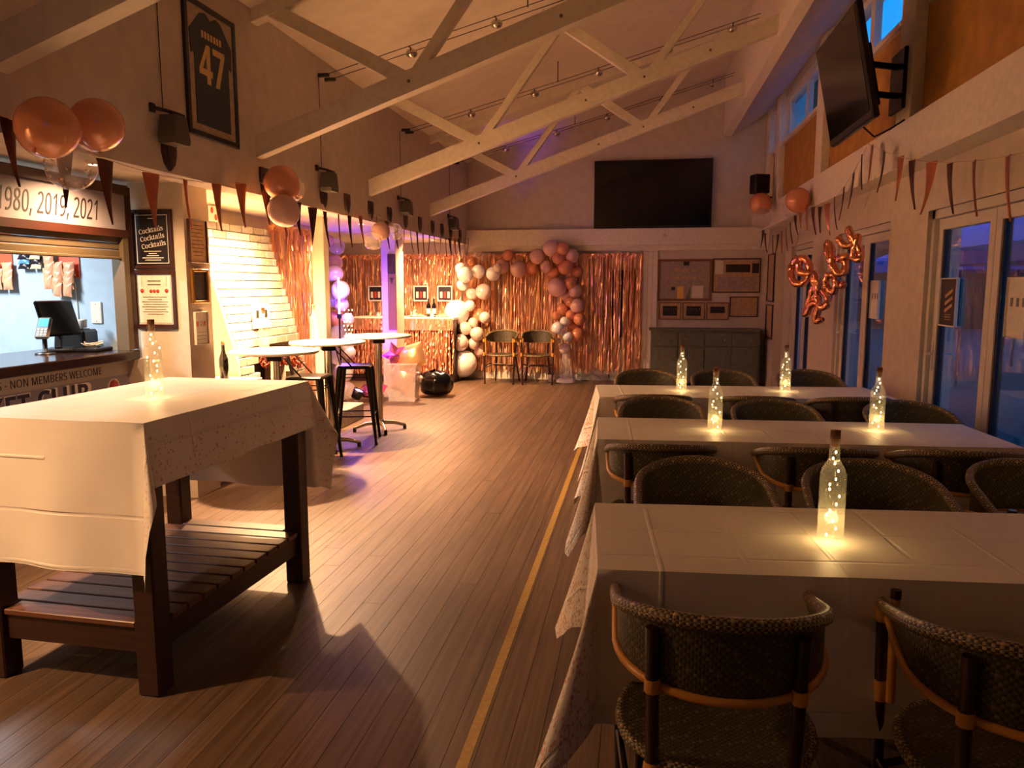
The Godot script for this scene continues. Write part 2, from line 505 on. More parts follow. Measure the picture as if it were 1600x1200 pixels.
func arm_curve(t: float) -> Vector3:
	# plan of the barrel back, t from -1 (one arm end) to 1; height is added by the caller
	var a: float = abs(t)
	var s := signf(t)
	if a > 0.6:
		var f := (a - 0.6) / 0.4
		return Vector3(s * lerpf(0.262, 0.272, f), 0, lerpf(0.02, -0.21, f))
	var g := a / 0.6 * PI / 2
	return Vector3(s * 0.262 * sin(g), 0, 0.02 + 0.22 * cos(g))

func make_chair(label: String, group: String):
	var o = thing("rattan_armchair", label, "chair", Vector3.ZERO, 0.0, group)
	var top := func(t): return 0.695 + 0.105 * pow(cos(clampf(abs(t) * 1.05, 0, 1) * PI / 2), 1.2)
	var low := func(t): return 0.685 - 0.065 * pow(cos(clampf(abs(t) * 1.2, 0, 1) * PI / 2), 0.8)
	# seat: woven pad with a rounded front
	var m := MB.new()
	var rows := []
	var uvs := []
	for j in 9:
		var row := []
		var ur := []
		for i in 9:
			var u := i / 4.0 - 1.0
			var w := j / 4.0 - 1.0
			var x := u * sqrt(1 - w * w * 0.42) * 0.245
			var z := w * sqrt(1 - u * u * 0.42) * 0.245
			row.append(Vector3(x, 0.452 - 0.012 * (1 - u * u) * (1 - w * w), z))
			ur.append(Vector2(x, z))
		rows.append(row)
		uvs.append(ur)
	m.sheet(rows, uvs)
	part(m, "seat", M.weave, o)
	var ringp := []
	for i in 28:
		var f := TAU * i / 28
		var u := clampf(cos(f) * 1.25, -1, 1)
		var w := clampf(sin(f) * 1.25, -1, 1)
		ringp.append(Vector3(u * sqrt(1 - w * w * 0.42) * 0.247, 0.44, w * sqrt(1 - u * u * 0.42) * 0.247))
	part(MB.new().tube(ringp, 0.014, 8, true), "seat_rim", M.weave_rim, o)
	# woven back panel, two sided with thickness
	m = MB.new()
	rows = []
	uvs = []
	var run := 0.0
	var cols := 32
	for j in 7: rows.append([]); uvs.append([])
	for i in cols + 1:
		var t := i / float(cols) * 1.8 - 0.9
		var p := arm_curve(t)
		if i: run += (p - arm_curve(t - 1.8 / cols)).length()
		for j in 7:
			var y := lerpf(top.call(t), low.call(t), j / 6.0)
			var lean: float = (y - 0.45) * 0.14 * smoothstep(0.9, 0.0, abs(t))
			rows[j].append(Vector3(p.x * 0.985, y, p.z * 0.985 + lean))
			uvs[j].append(Vector2(run, y))
	m.sheet(rows, uvs)
	var back := []
	var buv := []
	for j in 7:
		var r: Array = rows[j].duplicate()
		var q: Array = uvs[j].duplicate()
		for i in r.size(): r[i] = Vector3(r[i].x * 0.97, r[i].y, r[i].z - 0.007)
		r.reverse()
		q.reverse()
		back.append(r)
		buv.append(q)
	m.sheet(back, buv)
	part(m, "backrest", M.weave, o)
	var rim := []
	var sill := []
	for i in 33:
		var t := i / 16.0 - 1.0
		var p := arm_curve(t)
		var lt: float = top.call(t)
		rim.append(Vector3(p.x, lt + 0.004, p.z + (lt - 0.45) * 0.14 * smoothstep(0.9, 0.0, abs(t))))
		if abs(t) < 0.93:
			var ll: float = low.call(t)
			sill.append(Vector3(p.x, ll, p.z + (ll - 0.45) * 0.14 * smoothstep(0.9, 0.0, abs(t))))
	part(MB.new().tube(rim, 0.0165, 10), "top_rail", M.weave_rim, o)
	part(MB.new().tube(sill, 0.0105, 8), "lower_rail", M.cane_tan, o)
	for s in [-1, 1]:
		# front leg rises to the arm, in two canes side by side at the top
		var f0 := Vector3(s * 0.245, 0, -0.235)
		var f1 := Vector3(s * 0.268, 0.70, -0.212)
		var leg = part(MB.new().tube([f0, f0.lerp(f1, 0.66), f1], [0.015, 0.016, 0.0155], 8), "leg", M.cane_dark, o)
		part(MB.new().tube([f0.lerp(f1, 0.62), f0.lerp(f1, 0.70)], 0.0185, 8), "binding", M.cane_tan, leg)
		part(MB.new().tube([f0.lerp(f1, 0.93), f0.lerp(f1, 0.99)], 0.0185, 8), "binding", M.cane_tan, leg)
		var e := Vector3(s * 0.236, 0.44, -0.20)
		var prop = part(MB.new().tube([e, Vector3(s * 0.238, 0.62, -0.205), Vector3(s * 0.236, 0.715, -0.215)], 0.0125, 8), "arm_prop", M.cane_tan, o)
		part(MB.new().tube([Vector3(s * 0.236, 0.712, -0.2145), Vector3(s * 0.236, 0.735, -0.216)], 0.0145, 8), "cap", M.cane_dark, prop)
		# rear leg splays back and carries the rail
		var r0 := Vector3(s * 0.215, 0, 0.30)
		var r1 := Vector3(s * 0.165, 0.45, 0.215)
		var r2 := Vector3(s * 0.172, 0.765, 0.232)
		var rear = part(MB.new().tube([r0, r1.lerp(r0, 0.4), r1, r1.lerp(r2, 0.5), r2], 0.0165, 8), "leg", M.cane_dark, o)
		part(MB.new().tube([r1.lerp(r0, 0.02), r1.lerp(r0, 0.12)], 0.0195, 8), "binding", M.cane_tan, rear)
		part(MB.new().tube([r1.lerp(r2, 0.52), r1.lerp(r2, 0.62)], 0.0195, 8), "binding", M.cane_tan, rear)
		part(MB.new().tube([f0.lerp(f1, 0.38), Vector3(s * 0.235, 0.30, 0.0), r0.lerp(r1, 0.55)], 0.0105, 6), "stretcher", M.cane_dark, o)
	part(MB.new().tube([Vector3(-0.247, 0.25, -0.226), Vector3(-0.1, 0.31, -0.22), Vector3(0.1, 0.31, -0.22), Vector3(0.247, 0.25, -0.226)], 0.0105, 6), "stretcher", M.cane_dark, o)
	part(MB.new().tube([Vector3(-0.19, 0.25, 0.255), Vector3(0.19, 0.25, 0.255)], 0.0105, 6), "stretcher", M.cane_dark, o)
	return o

func make_bottle(label: String, group: String, at: Vector3, power := 1.0, turn := 0.0):
	var o = thing("light_bottle", label, "bottle", at, turn, group)
	var prof := [Vector2(0.001, 0.006), Vector2(0.030, 0.004), Vector2(0.0355, 0.001), Vector2(0.0375, 0.006), Vector2(0.0375, 0.19), Vector2(0.036, 0.205), Vector2(0.030, 0.222), Vector2(0.020, 0.238), Vector2(0.0155, 0.25), Vector2(0.0140, 0.29), Vector2(0.0140, 0.297), Vector2(0.0158, 0.299), Vector2(0.0158, 0.306), Vector2(0.0135, 0.308)]
	part(MB.new().lathe(prof, 24), "glass_bottle", M.bottle_glass, o)
	part(MB.new().lathe([Vector2(0.0005, 0.285), Vector2(0.0105, 0.285), Vector2(0.0115, 0.308), Vector2(0.0145, 0.309), Vector2(0.0145, 0.332), Vector2(0.0005, 0.333)], 16), "cork_stopper", M.cork, o)
	rng.seed = int(at.x * 1000) + int(at.z * 313)
	var pts := []
	for i in 15:
		var f := i / 14.0
		var y := 0.288 - 0.268 * f
		var r := 0.006 if y > 0.235 else R(0.012, 0.029)
		var a := f * 21.0 + R(-0.7, 0.7)
		pts.append(Vector3(r * cos(a), y, r * sin(a)))
	part(MB.new().tube(pts, 0.0006, 4), "fairy_wire", M.brass, o)
	for p in pts:
		if p.y < 0.28: part(bulb, "fairy_bulb", M.fairy_glow, o, p)
	var l := OmniLight3D.new()
	l.light_color = Color(1.0, 0.82, 0.52)
	l.light_energy = 0.0065 * power
	l.light_size = 0.02
	l.omni_range = 14
	l.omni_attenuation = 2
	l.shadow_enabled = true
	l.position = Vector3(0, 0.06, 0)
	o.add_child(l)
	return o
var bulb: ArrayMesh

func bunting(label: String, pts: Array, step: float, size: float, colors: Array, seed_: int, face: Vector3):
	rng.seed = seed_
	var o = thing("bunting", label, "bunting", pts[0])
	var q := []
	for p in pts: q.append(p - pts[0])
	part(MB.new().tube(q, 0.0022, 5), "string", M.string, o)
	var total := 0.0
	for i in q.size() - 1: total += (q[i + 1] - q[i]).length()
	var d := step * 0.4
	while d < total:
		var left := d
		for i in q.size() - 1:
			var seg: Vector3 = q[i + 1] - q[i]
			if left > seg.length():
				left -= seg.length()
				continue
			var along := seg.normalized()
			along.y = 0
			along = along.normalized()
			var x := along.rotated(Vector3.UP, R(-0.35, 0.35))
			var p: Vector3 = q[i] + seg.normalized() * left
			part(flag_mesh[rng.randi() % 3], "flag", M[colors[rng.randi() % colors.size()]], o, p, Basis(x, Vector3.UP, x.cross(Vector3.UP)).scaled_local(Vector3(size, size * R(0.9, 1.1), size)))
			break
		d += step * R(0.85, 1.15)
	return o
var flag_mesh := []

func make_flags():
	# a long foil triangle, one unit high, each with its own curl
	for k in 3:
		var m := MB.new()
		var front := []
		var rear := []
		for j in 7:
			var t := j / 6.0
			var w := 0.185 * (1 - t) + 0.004
			var curl: float = [0.05, -0.09, 0.12][k] * t * t
			var side: float = [0.02, 0.05, -0.06][k] * t * t
			var a := []
			var b := []
			for i in 4:
				var u := i / 1.5 - 1.0
				var p := Vector3(u * w + side, -t, curl + 0.03 * (u * u) * (1 if k % 2 else -1))
				a.append(p)
				b.append(p + Vector3(0, 0, -0.006))
			b.reverse()
			front.append(a)
			rear.append(b)
		m.sheet(front)
		m.sheet(rear)
		flag_mesh.append(m.done())

# hanging foil strands, w wide and h tall, in the plane facing +z
func fringe(w: float, h: float, n: int, seed_: int, gap := Vector4(9, 9, 0, 0)) -> MB:
	rng.seed = seed_
	var m := MB.new()
	for i in n:
		var x := (i + R(-0.6, 0.6)) / n * w
		var wd := R(0.006, 0.011)
		var z := R(-0.03, 0.03)
		var len := h * R(0.94, 1.0)
		var a := R(-0.7, 0.7)
		var rows := []
		var segs := 17
		for j in segs + 1:
			var t := float(j) / segs
			a = clampf(a * 0.7 + R(-0.6, 0.6), -1.1, 1.1)
			var c := Vector3(x + 0.012 * sin(t * 5 + i) * t, -len * t, z + 0.014 * sin(t * 8 + i * 1.7) * t + R(-0.016, 0.016))
			rows.append([c - Vector3(cos(a), 0, sin(a)) * wd, c + Vector3(cos(a), 0, sin(a)) * wd])
		m.sheet(rows, [], -1)
	return m

func foil_curtain(label: String, at: Vector3, turn: float, w: float, h: float, seed_: int, mats: Array):
	var o = thing("foil_curtain", label, "curtain", at, turn, "foil fringe curtains")
	rng.seed = seed_
	var rows := []
	for j in 4:
		var row := []
		for i in int(w / 0.03) + 1: row.append(Vector3(i * 0.03, 0.035 - 0.026 * j + R(-0.008, 0.008), R(-0.018, 0.018)))
		rows.append(row)
	part(MB.new().sheet(rows, [], -1), "header_band", M[mats[0]], o)
	for k in mats.size():
		var f = part(fringe(w, h, int(w * 62 / mats.size()) + 10, seed_ + k), "fringe", M[mats[k]], o)
		f.set_meta("kind", "stuff")
	return o

func balloon(at: Vector3, r: float, kind: String, label: String, group: String, seed_: int):
	rng.seed = seed_
	var o = thing("balloon", label, "balloon", at, R(0, TAU), group)
	var tilt := Basis(Vector3(1, 0, 0), R(-0.9, 0.9)) * Basis(Vector3(0, 0, 1), R(-0.9, 0.9))
	part(balloon_mesh, "skin", M["balloon_" + kind], o, Vector3.ZERO, tilt.scaled(Vector3.ONE * r))
	part(knot_mesh, "knot", M["balloon_" + kind], o, Vector3.ZERO, tilt.scaled(Vector3.ONE * r))
	if kind == "C":
		var m := MB.new()
		for i in 26:
			var d := Vector3(R(-1, 1), R(-1, 0.5), R(-1, 1)).normalized() * r * 0.95
			m.lathe([Vector2(0.0002, 0), Vector2(0.008, 0.0005), Vector2(0.0002, 0.001)], 6, Transform3D(Basis(Vector3(R(-1, 1), R(-1, 1), R(-1, 1)).normalized(), R(0, 3)), d))
		part(m, "confetti", M.rose_foil, o).set_meta("kind", "stuff")
	return o
var balloon_mesh: ArrayMesh
var knot_mesh: ArrayMesh

func make_balloons():
	var prof := []
	for i in 17:
		var f := PI * i / 16.0 - PI / 2
		var y := sin(f)
		var r := cos(f)
		if y < 0: r *= 1.0 - 0.10 * y * y
		prof.append(Vector2(max(r, 0.0005), y * (1.0 if y > 0 else 1.08)))
	balloon_mesh = MB.new().lathe(prof, 28).done()
	knot_mesh = MB.new().lathe([Vector2(0.075, -1.19), Vector2(0.05, -1.15), Vector2(0.03, -1.11), Vector2(0.05, -1.05)], 10).done()

func picture(called: String, label: String, category: String, at: Vector3, w: float, h: float, fr: float, frame, mount, turn := 0.0, group := ""):
	# origin at the centre of the back, facing +z
	var o = thing(called, label, category, at, turn, group)
	var m := MB.new()
	for s in [-1, 1]:
		m.cbox(Vector3(s * (w - fr) / 2, 0, 0.011), Vector3(fr, h, 0.022), 0.003)
		m.cbox(Vector3(0, s * (h - fr) / 2, 0.011), Vector3(w - 2 * fr, fr, 0.022), 0.003)
	part(m, "frame", frame, o)
	part(MB.new().box(Vector3(0, 0, 0.006), Vector3(w - 2 * fr, h - 2 * fr, 0.008)), "sheet", mount, o)
	return o

func print_box(o, mat, x: float, y: float, w: float, h: float, called := "print"):
	part(MB.new().box(Vector3(x, y, 0.0108), Vector3(w, h, 0.0014)), called, mat, o)

func write(o, s: String, size: float, mat, at: Vector3, basis := Basis.IDENTITY, font := "Droid Sans", called := "lettering"):
	var t := text_mesh(s, size, 0.0016, font, 700 if s == "47" or s.ends_with("CLUB") else 400)
	return part(t, called, mat, o, at, basis)

func spot(at: Vector3, to: Vector3, color: Color, energy: float, angle := 75.0, size := 0.04):
	var l := SpotLight3D.new()
	l.light_color = color
	l.light_energy = energy
	l.spot_angle = angle
	l.spot_angle_attenuation = 0.6
	l.spot_range = 40
	l.spot_attenuation = 2
	l.light_size = size
	l.shadow_enabled = true
	add_child(l)
	l.look_at_from_position(at, to, Vector3(0, 0, 1))
	return l

func omni(at: Vector3, color: Color, energy: float, size := 0.05):
	var l := OmniLight3D.new()
	l.light_color = color
	l.light_energy = energy
	l.omni_range = 40
	l.omni_attenuation = 2
	l.light_size = size
	l.shadow_enabled = true
	add_child(l)
	l.position = at
	return l

func ceil_y(x: float) -> float: return 4.05 + 0.31 * (x + 0.78)
func chord_y(x: float) -> float: return 2.42 + 0.352 * (x + 2.75)

func _ready():
	# ---------------------------------------------------------------- camera, sky, light, exposure
	var cam := Camera3D.new()
	cam.name = "camera"
	add_child(cam)
	cam.fov = 53.13
	cam.transform = Transform3D(Basis(Vector3(0.98661, 0, -0.16311), Vector3(-0.02063, 0.99197, -0.12478), Vector3(0.1618, 0.12648, 0.97868)), Vector3(0, 1.5, 0))
	cam.current = true
	var we := WorldEnvironment.new()
	we.name = "environment"
	var env := Environment.new()
	env.background_mode = Environment.BG_SKY
	var sky := Sky.new()
	var sm := ProceduralSkyMaterial.new()
	sm.sky_top_color = Color(0.02, 0.46, 0.80)
	sm.sky_horizon_color = Color(0.06, 0.50, 0.82)
	sm.ground_bottom_color = Color(0.02, 0.02, 0.03)
	sm.ground_horizon_color = Color(0.04, 0.05, 0.08)
	sm.energy_multiplier = 1.2
	sky.sky_material = sm
	env.sky = sky
	env.ambient_light_source = Environment.AMBIENT_SOURCE_SKY
	env.tonemap_mode = Environment.TONE_MAPPER_LINEAR
	env.tonemap_exposure = 1.75
	env.sdfgi_enabled = true
	env.ssao_enabled = true
	env.ssil_enabled = true
	we.environment = env
	add_child(we)

	make_materials()
	make_flags()
	make_balloons()
	bulb = MB.new().ball(Vector3.ZERO, Vector3(0.0028, 0.0048, 0.0028), 8, 6).done()
	build_shell()
	build_roof()
	build_right_side()
	build_bar()
	build_alcove()
	build_back_wall()
	build_lamps()
	build_tall_table()
	build_round_tables()
	build_long_tables()
	build_party()
	build_left_fascia_things()
	build_right_things()
	build_outside()

# ------------------------------------------------------------------ the setting
func structure(m, called: String, mat, label: String, category := "wall"):
	var o = part(m, called, mat, self)
	return tag(o, label, category, "", "structure")

func build_shell():
	rng.seed = 5
	var fl = structure(MB.new().span(Vector3(-6.4, -0.2, -12.5), Vector3(2.4, -0.02, 4.2)), "floor", M.subfloor, "worn varnished strip wood floor of the hall", "floor")
	# boards run down the hall; each is a piece of its own
	var bm = MB.new().cbox(Vector3(0.5, -0.5, -0.5), Vector3.ONE, 0.004).done()
	var wdt := 0.098
	var x := -4.9
	while x < 2.06:
		var z := -0.7 + R(-1.5, 0.0)
		var first := true
		while z > -12.3:
			var len := R(2.4, 5.2)
			var z1: float = max(z - len, -12.3)
			if z - z1 < 0.15: break
			var start := -0.6 if first else z
			var b = part(bm, "floorboard", M["plank_%d" % (rng.randi() % 5)], fl, Vector3(x, 0, start), Basis.from_scale(Vector3(wdt - 0.0018, 0.0198, start - z1 - 0.002)))
			b.position.y = -R(0.0, 0.0006)
			first = false
			z = z1
		x += wdt
	part(MB.new().span(Vector3(-6.4, -0.02, -0.6), Vector3(2.4, 0, 4.2)), "floor_strip", M.plank_1, fl)
	part(MB.new().span(Vector3(-6.4, -0.02, -12.5), Vector3(-4.9, 0, -0.6)), "floor_strip", M.plank_3, fl)
	part(MB.new().span(Vector3(-0.54, -0.0005, -9.0), Vector3(-0.503, 0.0008, -0.7)), "painted_line", M.yellow_paint, fl)
	part(MB.new().span(Vector3(-1.83, -0.0005, -4.6), Vector3(-1.80, 0.0007, -3.9)), "painted_line", M.plank_2, fl)
	structure(MB.new().span(Vector3(-2.95, 2.16, -12.3), Vector3(-2.75, 3.5, 4.2)), "wall_left", M.upper_wall, "cream upper wall above the bar side, carrying the truss ends")
	structure(MB.new().span(Vector3(-6.4, 2.2, -12.3), Vector3(-2.95, 2.3, 4.2)), "ceiling_low", M.low_ceiling, "low flat cream ceiling over the bar side", "ceiling")
	structure(MB.new().span(Vector3(-6.4, 0, -12.5), Vector3(2.4, 5.0, -12.3)), "wall_back", M.upper_wall, "cream end wall behind the foil curtains and the large screen")
	structure(MB.new().span(Vector3(-6.4, 0, 4.0), Vector3(2.4, 5.0, 4.2)), "wall_front", M.wall, "plain cream wall closing the near end of the hall")
	structure(MB.new().span(Vector3(-6.6, 0, -12.5), Vector3(-6.4, 2.4, 4.2)), "wall_far_left", M.wall, "plain cream outer wall behind the bar")
	structure(MB.new().span(Vector3(-2.75, 0, -12.3), Vector3(0.0, 0.10, -12.28)), "baseboard_back", M.gloss_white, "pale skirting board along the end wall", "skirting board")
	var b2 = structure(MB.new().span(Vector3(-2.75, 2.13, -12.3), Vector3(1.9, 2.38, -12.16)), "trim_1", M.truss, "cream boxed beam across the end wall under the large screen", "beam")
	part(MB.new().span(Vector3(-2.75, 2.05, -12.3), Vector3(1.9, 2.13, -12.24)), "lower_lip", M.truss, b2)
	part(MB.new().lathe([Vector2(0.001, 0), Vector2(0.028, 0), Vector2(0.028, 0.02), Vector2(0.001, 0.022)], 14, Transform3D(Basis(Vector3.RIGHT, PI / 2), Vector3(0.35, 2.27, -12.16))), "round_cover", M.gloss_white, b2)

func build_roof():
	var z0 := -12.3
	structure(MB.new().prism([Vector2(-2.95, ceil_y(-2.95)), Vector2(1.34, ceil_y(1.34)), Vector2(1.34, ceil_y(1.34) + 0.2), Vector2(-2.95, ceil_y(-2.95) + 0.2)], -12.5, 4.2), "ceiling", M.ceiling, "sloping cream boarded ceiling rising to the right", "ceiling")
	structure(MB.new().prism([Vector2(1.2, 3.74), Vector2(1.3, 3.72), Vector2(1.34, 4.75), Vector2(1.2, 4.75)], z0, 4.0), "trim_2", M.truss, "deep cream bulkhead where the roof trusses end", "beam")
	structure(MB.new().prism([Vector2(1.3, 3.72), Vector2(2.1, 4.25), Vector2(2.1, 4.4), Vector2(1.3, 3.87)], z0, 4.0), "ceiling_soffit", M.ceiling, "sloping soffit between the bulkhead and the high windows", "ceiling")
	var names := ["cream timber roof truss directly over the tall cloth-covered table", "cream timber roof truss ending beside the framed sports shirt", "cream timber roof truss over the round bar tables", "cream timber roof truss next to the large screen wall", "cream timber roof truss behind the bar end of the hall"]
	var zs := [-3.05, -5.37, -7.72, -10.05, -0.7]
	for k in 5:
		var t = thing("roof_truss", names[k], "roof truss", Vector3(-2.75, chord_y(-2.75), zs[k]), 0.0, "timber roof trusses")
		var P := func(x, y): return Vector3(x + 2.75, y - chord_y(-2.75), 0)
		# bottom chord
		var m := MB.new()
		m.prism([Vector2(-2.75, chord_y(-2.75)), Vector2(1.2, chord_y(1.2)), Vector2(1.2, chord_y(1.2) + 0.155), Vector2(-2.75, chord_y(-2.75) + 0.155)], -0.05, 0.05, Transform3D(Basis.IDENTITY, Vector3(2.75, -chord_y(-2.75), 0)))
		part(m, "bottom_chord", M.truss, t)
		m = MB.new()
		m.prism([Vector2(-2.75, ceil_y(-2.75) - 0.09), Vector2(1.2, ceil_y(1.2) - 0.09), Vector2(1.2, ceil_y(1.2) + 0.01), Vector2(-2.75, ceil_y(-2.75) + 0.01)], -0.05, 0.05, Transform3D(Basis.IDENTITY, Vector3(2.75, -chord_y(-2.75), 0)))
		part(m, "top_chord", M.truss, t)
		for w in [[-1.62, -2.62, 0.0], [-1.58, -0.78, 0.0], [-0.03, -0.80, 0.0], [0.05, 0.78, 0.0]]:
			var a: Vector3 = P.call(w[0], chord_y(w[0]) + 0.1)
			var b: Vector3 = P.call(w[1], ceil_y(w[1]) - 0.04)
			part(MB.new().bar(a, b, 0.10 if w[1] < w[0] else 0.075, 0.07, Vector3(0, 0, 1)), "web", M.truss, t)
		for xx in [-1.6, 0.0, -0.55, 0.6]:
			var c: Vector3 = P.call(xx, chord_y(xx) + 0.075)
			part(MB.new().lathe([Vector2(0.0005, 0.056), Vector2(0.012, 0.056), Vector2(0.012, 0.048)], 8, Transform3D(Basis(Vector3.RIGHT, PI / 2), c)), "bolt", M.steel_grey, t)
	# low-voltage lamp cables strung across each bay
	var bays := [-4.2, -6.55, -8.9, -11.2]
	var places := ["between tall-table truss and shirt truss", "in the bay beyond the shirt truss", "in the bay over the round bar tables", "in the bay next to the end wall"]
	for k in 4:
		var a := Vector3(-2.75, 3.27, bays[k])
		var b := Vector3(1.2, 4.35, bays[k])
		var o = thing("cable_light", "lamp cables with silver spots " + places[k], "cable light", a, 0.0, "cable lights under the sloping ceiling")
		for s in [-0.07, 0.07]:
			part(MB.new().tube([Vector3(0, 0, s), (b - a) * 0.5 + Vector3(0, -0.015, s), b - a + Vector3(0, 0, s)], 0.0035, 5), "cable", M.wire, o)
			part(MB.new().cbox(Vector3(0.05, 0.015, s), Vector3(0.1, 0.03, 0.03), 0.006), "tensioner", M.wire, o)
		for x in [-1.94, -1.21, -0.5, 0.25, 0.92]:
			var p: Vector3 = a.lerp(b, (x + 2.75) / 3.95) - a
			var sp = part(MB.new().ball(p + Vector3(0, -0.045, 0), Vector3(0.05, 0.038, 0.05), 14, 8), "spot_head", M.chrome, o)
			part(MB.new().bar(p + Vector3(0, -0.01, -0.08), p + Vector3(0, -0.01, 0.08), 0.012, 0.012), "arm", M.wire, sp)
		var q: Vector3 = a.lerp(b, 0.455) - a
		part(MB.new().tube([q, q + Vector3(0, 0.22, 0)], 0.006, 5), "hanger", M.wire, o)

func build_right_side():
	# lower wall with three glazed double doors
	var op := [[-11.05, -9.75], [-8.55, -6.85], [-6.0, -4.1]]
	var m := MB.new()
	var z := -12.3
	for o in op + [[4.0, 4.0]]:
		m.span(Vector3(2.02, 0, z), Vector3(2.25, 2.4, o[0]))
		if o[1] < 4: m.span(Vector3(2.02, 2.03, o[0]), Vector3(2.25, 2.4, o[1]))
		z = o[1]
	structure(m, "wall_right", M.wall, "cream piers and headers between the glazed doors")
	# near the end wall the wall steps in
	structure(MB.new().span(Vector3(1.9, 0, -12.3), Vector3(2.02, 2.4, -11.5)), "wall_right_return", M.wall, "short cream wall beside the cabinet carrying two narrow frames")
	structure(MB.new().span(Vector3(1.82, 2.345, -12.3), Vector3(2.25, 2.66, 4.0)), "trim_3", M.truss, "long pale boxed beam above the glazed doors", "beam")
	for k in 3:
		var z0: float = op[k][0]
		var z1: float = op[k][1]
		var where: String = ["nearest the corner cabinet", "behind the foil script balloon", "with the posters stuck on its glass"][k]
		var fr = tag(part(MB.new().span(Vector3(2.05, 0, z0), Vector3(2.17, 2.03, z0 + 0.05)).span(Vector3(2.05, 0, z1 - 0.05), Vector3(2.17, 2.03, z1)).span(Vector3(2.05, 1.97, z0), Vector3(2.17, 2.03, z1)), "trim_%d" % (4 + k), M.frame_white, self), "white door frame " + where, "door frame", "", "structure")
		part(MB.new().span(Vector3(2.03, 2.03, z0 - 0.02), Vector3(2.06, 2.045, z1 + 0.02)), "drip_line", M.brown_frame, fr)
		var w := (z1 - z0 - 0.1) / 2.0
		for j in 2:
			var a := z0 + 0.05 + j * w
			var d = thing("door_%d" % (1 + k * 2 + j), "white framed glazed door leaf, %s half of the pair %s" % ["farther" if j == 0 else "nearer", where], "door", Vector3(2.11, 0.0, a), 0.0, "", "structure")
			part(MB.new().span(Vector3(-0.03, 0.02, 0.003), Vector3(0.03, 1.965, 0.08)), "stile", M.frame_white, d)
			part(MB.new().span(Vector3(-0.03, 0.02, w - 0.08), Vector3(0.03, 1.965, w - 0.003)), "stile", M.frame_white, d)
			part(MB.new().span(Vector3(-0.03, 1.89, 0.08), Vector3(0.03, 1.965, w - 0.08)), "rail", M.frame_white, d)
			part(MB.new().span(Vector3(-0.03, 0.02, 0.08), Vector3(0.03, 0.14, w - 0.08)), "rail", M.frame_white, d)
			part(MB.new().span(Vector3(-0.02, 0.14, 0.08), Vector3(0.02, 1.89, 0.105)), "gasket", M.black_plastic, d)
			part(MB.new().box(Vector3(0, 1.015, w / 2), Vector3(0.006, 1.75, w - 0.16)), "pane", M.door_glass, d)
			var hz := 0.04 if j == 0 else w - 0.04
			if k == 2 or j == 0:
				var hd = part(MB.new().cbox(Vector3(-0.034, 1.0, hz), Vector3(0.008, 0.2, 0.03), 0.003), "handle", M.gloss_white, d)
				part(MB.new().tube([Vector3(-0.035, 1.02, hz), Vector3(-0.075, 1.02, hz), Vector3(-0.08, 1.02, hz + (0.11 if j == 0 else -0.11))], 0.009, 8), "lever", M.gloss_white, hd)
	structure(MB.new().span(Vector3(2.02, 0.0, -11.05), Vector3(2.25, 0.02, -4.1)), "threshold", M.frame_white, "low door sills along the right wall", "door sill")
	# clerestory above the beam
	var up = structure(MB.new().span(Vector3(1.90, 4.02, -12.3), Vector3(2.1, 4.5, 4.0)), "wall_right_upper", M.upper_wall, "upper right wall with high windows, posts and ochre panels")
	var posts := [-12.18, -11.35, -8.75, -6.05, -3.4, -0.7, 1.9]
	for i in posts.size():
		part(MB.new().cbox(Vector3(1.895, 3.49, posts[i]), Vector3(0.15, 1.67, 0.3 if i else 0.22), 0.006), "post", M.truss, up)
	for i in posts.size() - 1:
		var a: float = posts[i] + (0.15 if i else 0.11)
		var b: float = posts[i + 1] - 0.15
		part(MB.new().span(Vector3(1.90, 2.66, a), Vector3(2.05, 3.40, b)), "panel", M.ochre, up)
		part(MB.new().span(Vector3(1.86, 3.40, a), Vector3(2.08, 3.445, b)), "sill", M.frame_white, up)
		if i > 2:
			part(MB.new().span(Vector3(1.92, 3.445, a), Vector3(2.05, 4.02, b)), "panel", M.ochre, up)
			continue
		var n := 1 if i == 0 else 2
		var w := (b - a) / n
		for j in n:
			var wn = thing("window_%d" % (1 + i * 2 + j), "high white framed window showing blue dusk sky, %s" % ["in the narrow bay by the end wall", "farther light beyond the wall-mounted screen", "nearer light beyond the wall-mounted screen", "farther light right behind the wall-mounted screen", "nearer light right behind the wall-mounted screen"][max(0, i * 2 + j - 1)], "window", Vector3(1.97, 3.445, a + j * w), 0.0, "", "structure")
			part(MB.new().span(Vector3(-0.03, 0, 0), Vector3(0.03, 0.575, 0.06)).span(Vector3(-0.03, 0, w - 0.06), Vector3(0.03, 0.575, w)).span(Vector3(-0.03, 0, 0.06), Vector3(0.03, 0.06, w - 0.06)).span(Vector3(-0.03, 0.515, 0.06), Vector3(0.03, 0.575, w - 0.06)), "window_frame", M.frame_white, wn)
			part(MB.new().box(Vector3(0, 0.29, w / 2), Vector3(0.006, 0.46, w - 0.12)), "pane", M.window_glass, wn)

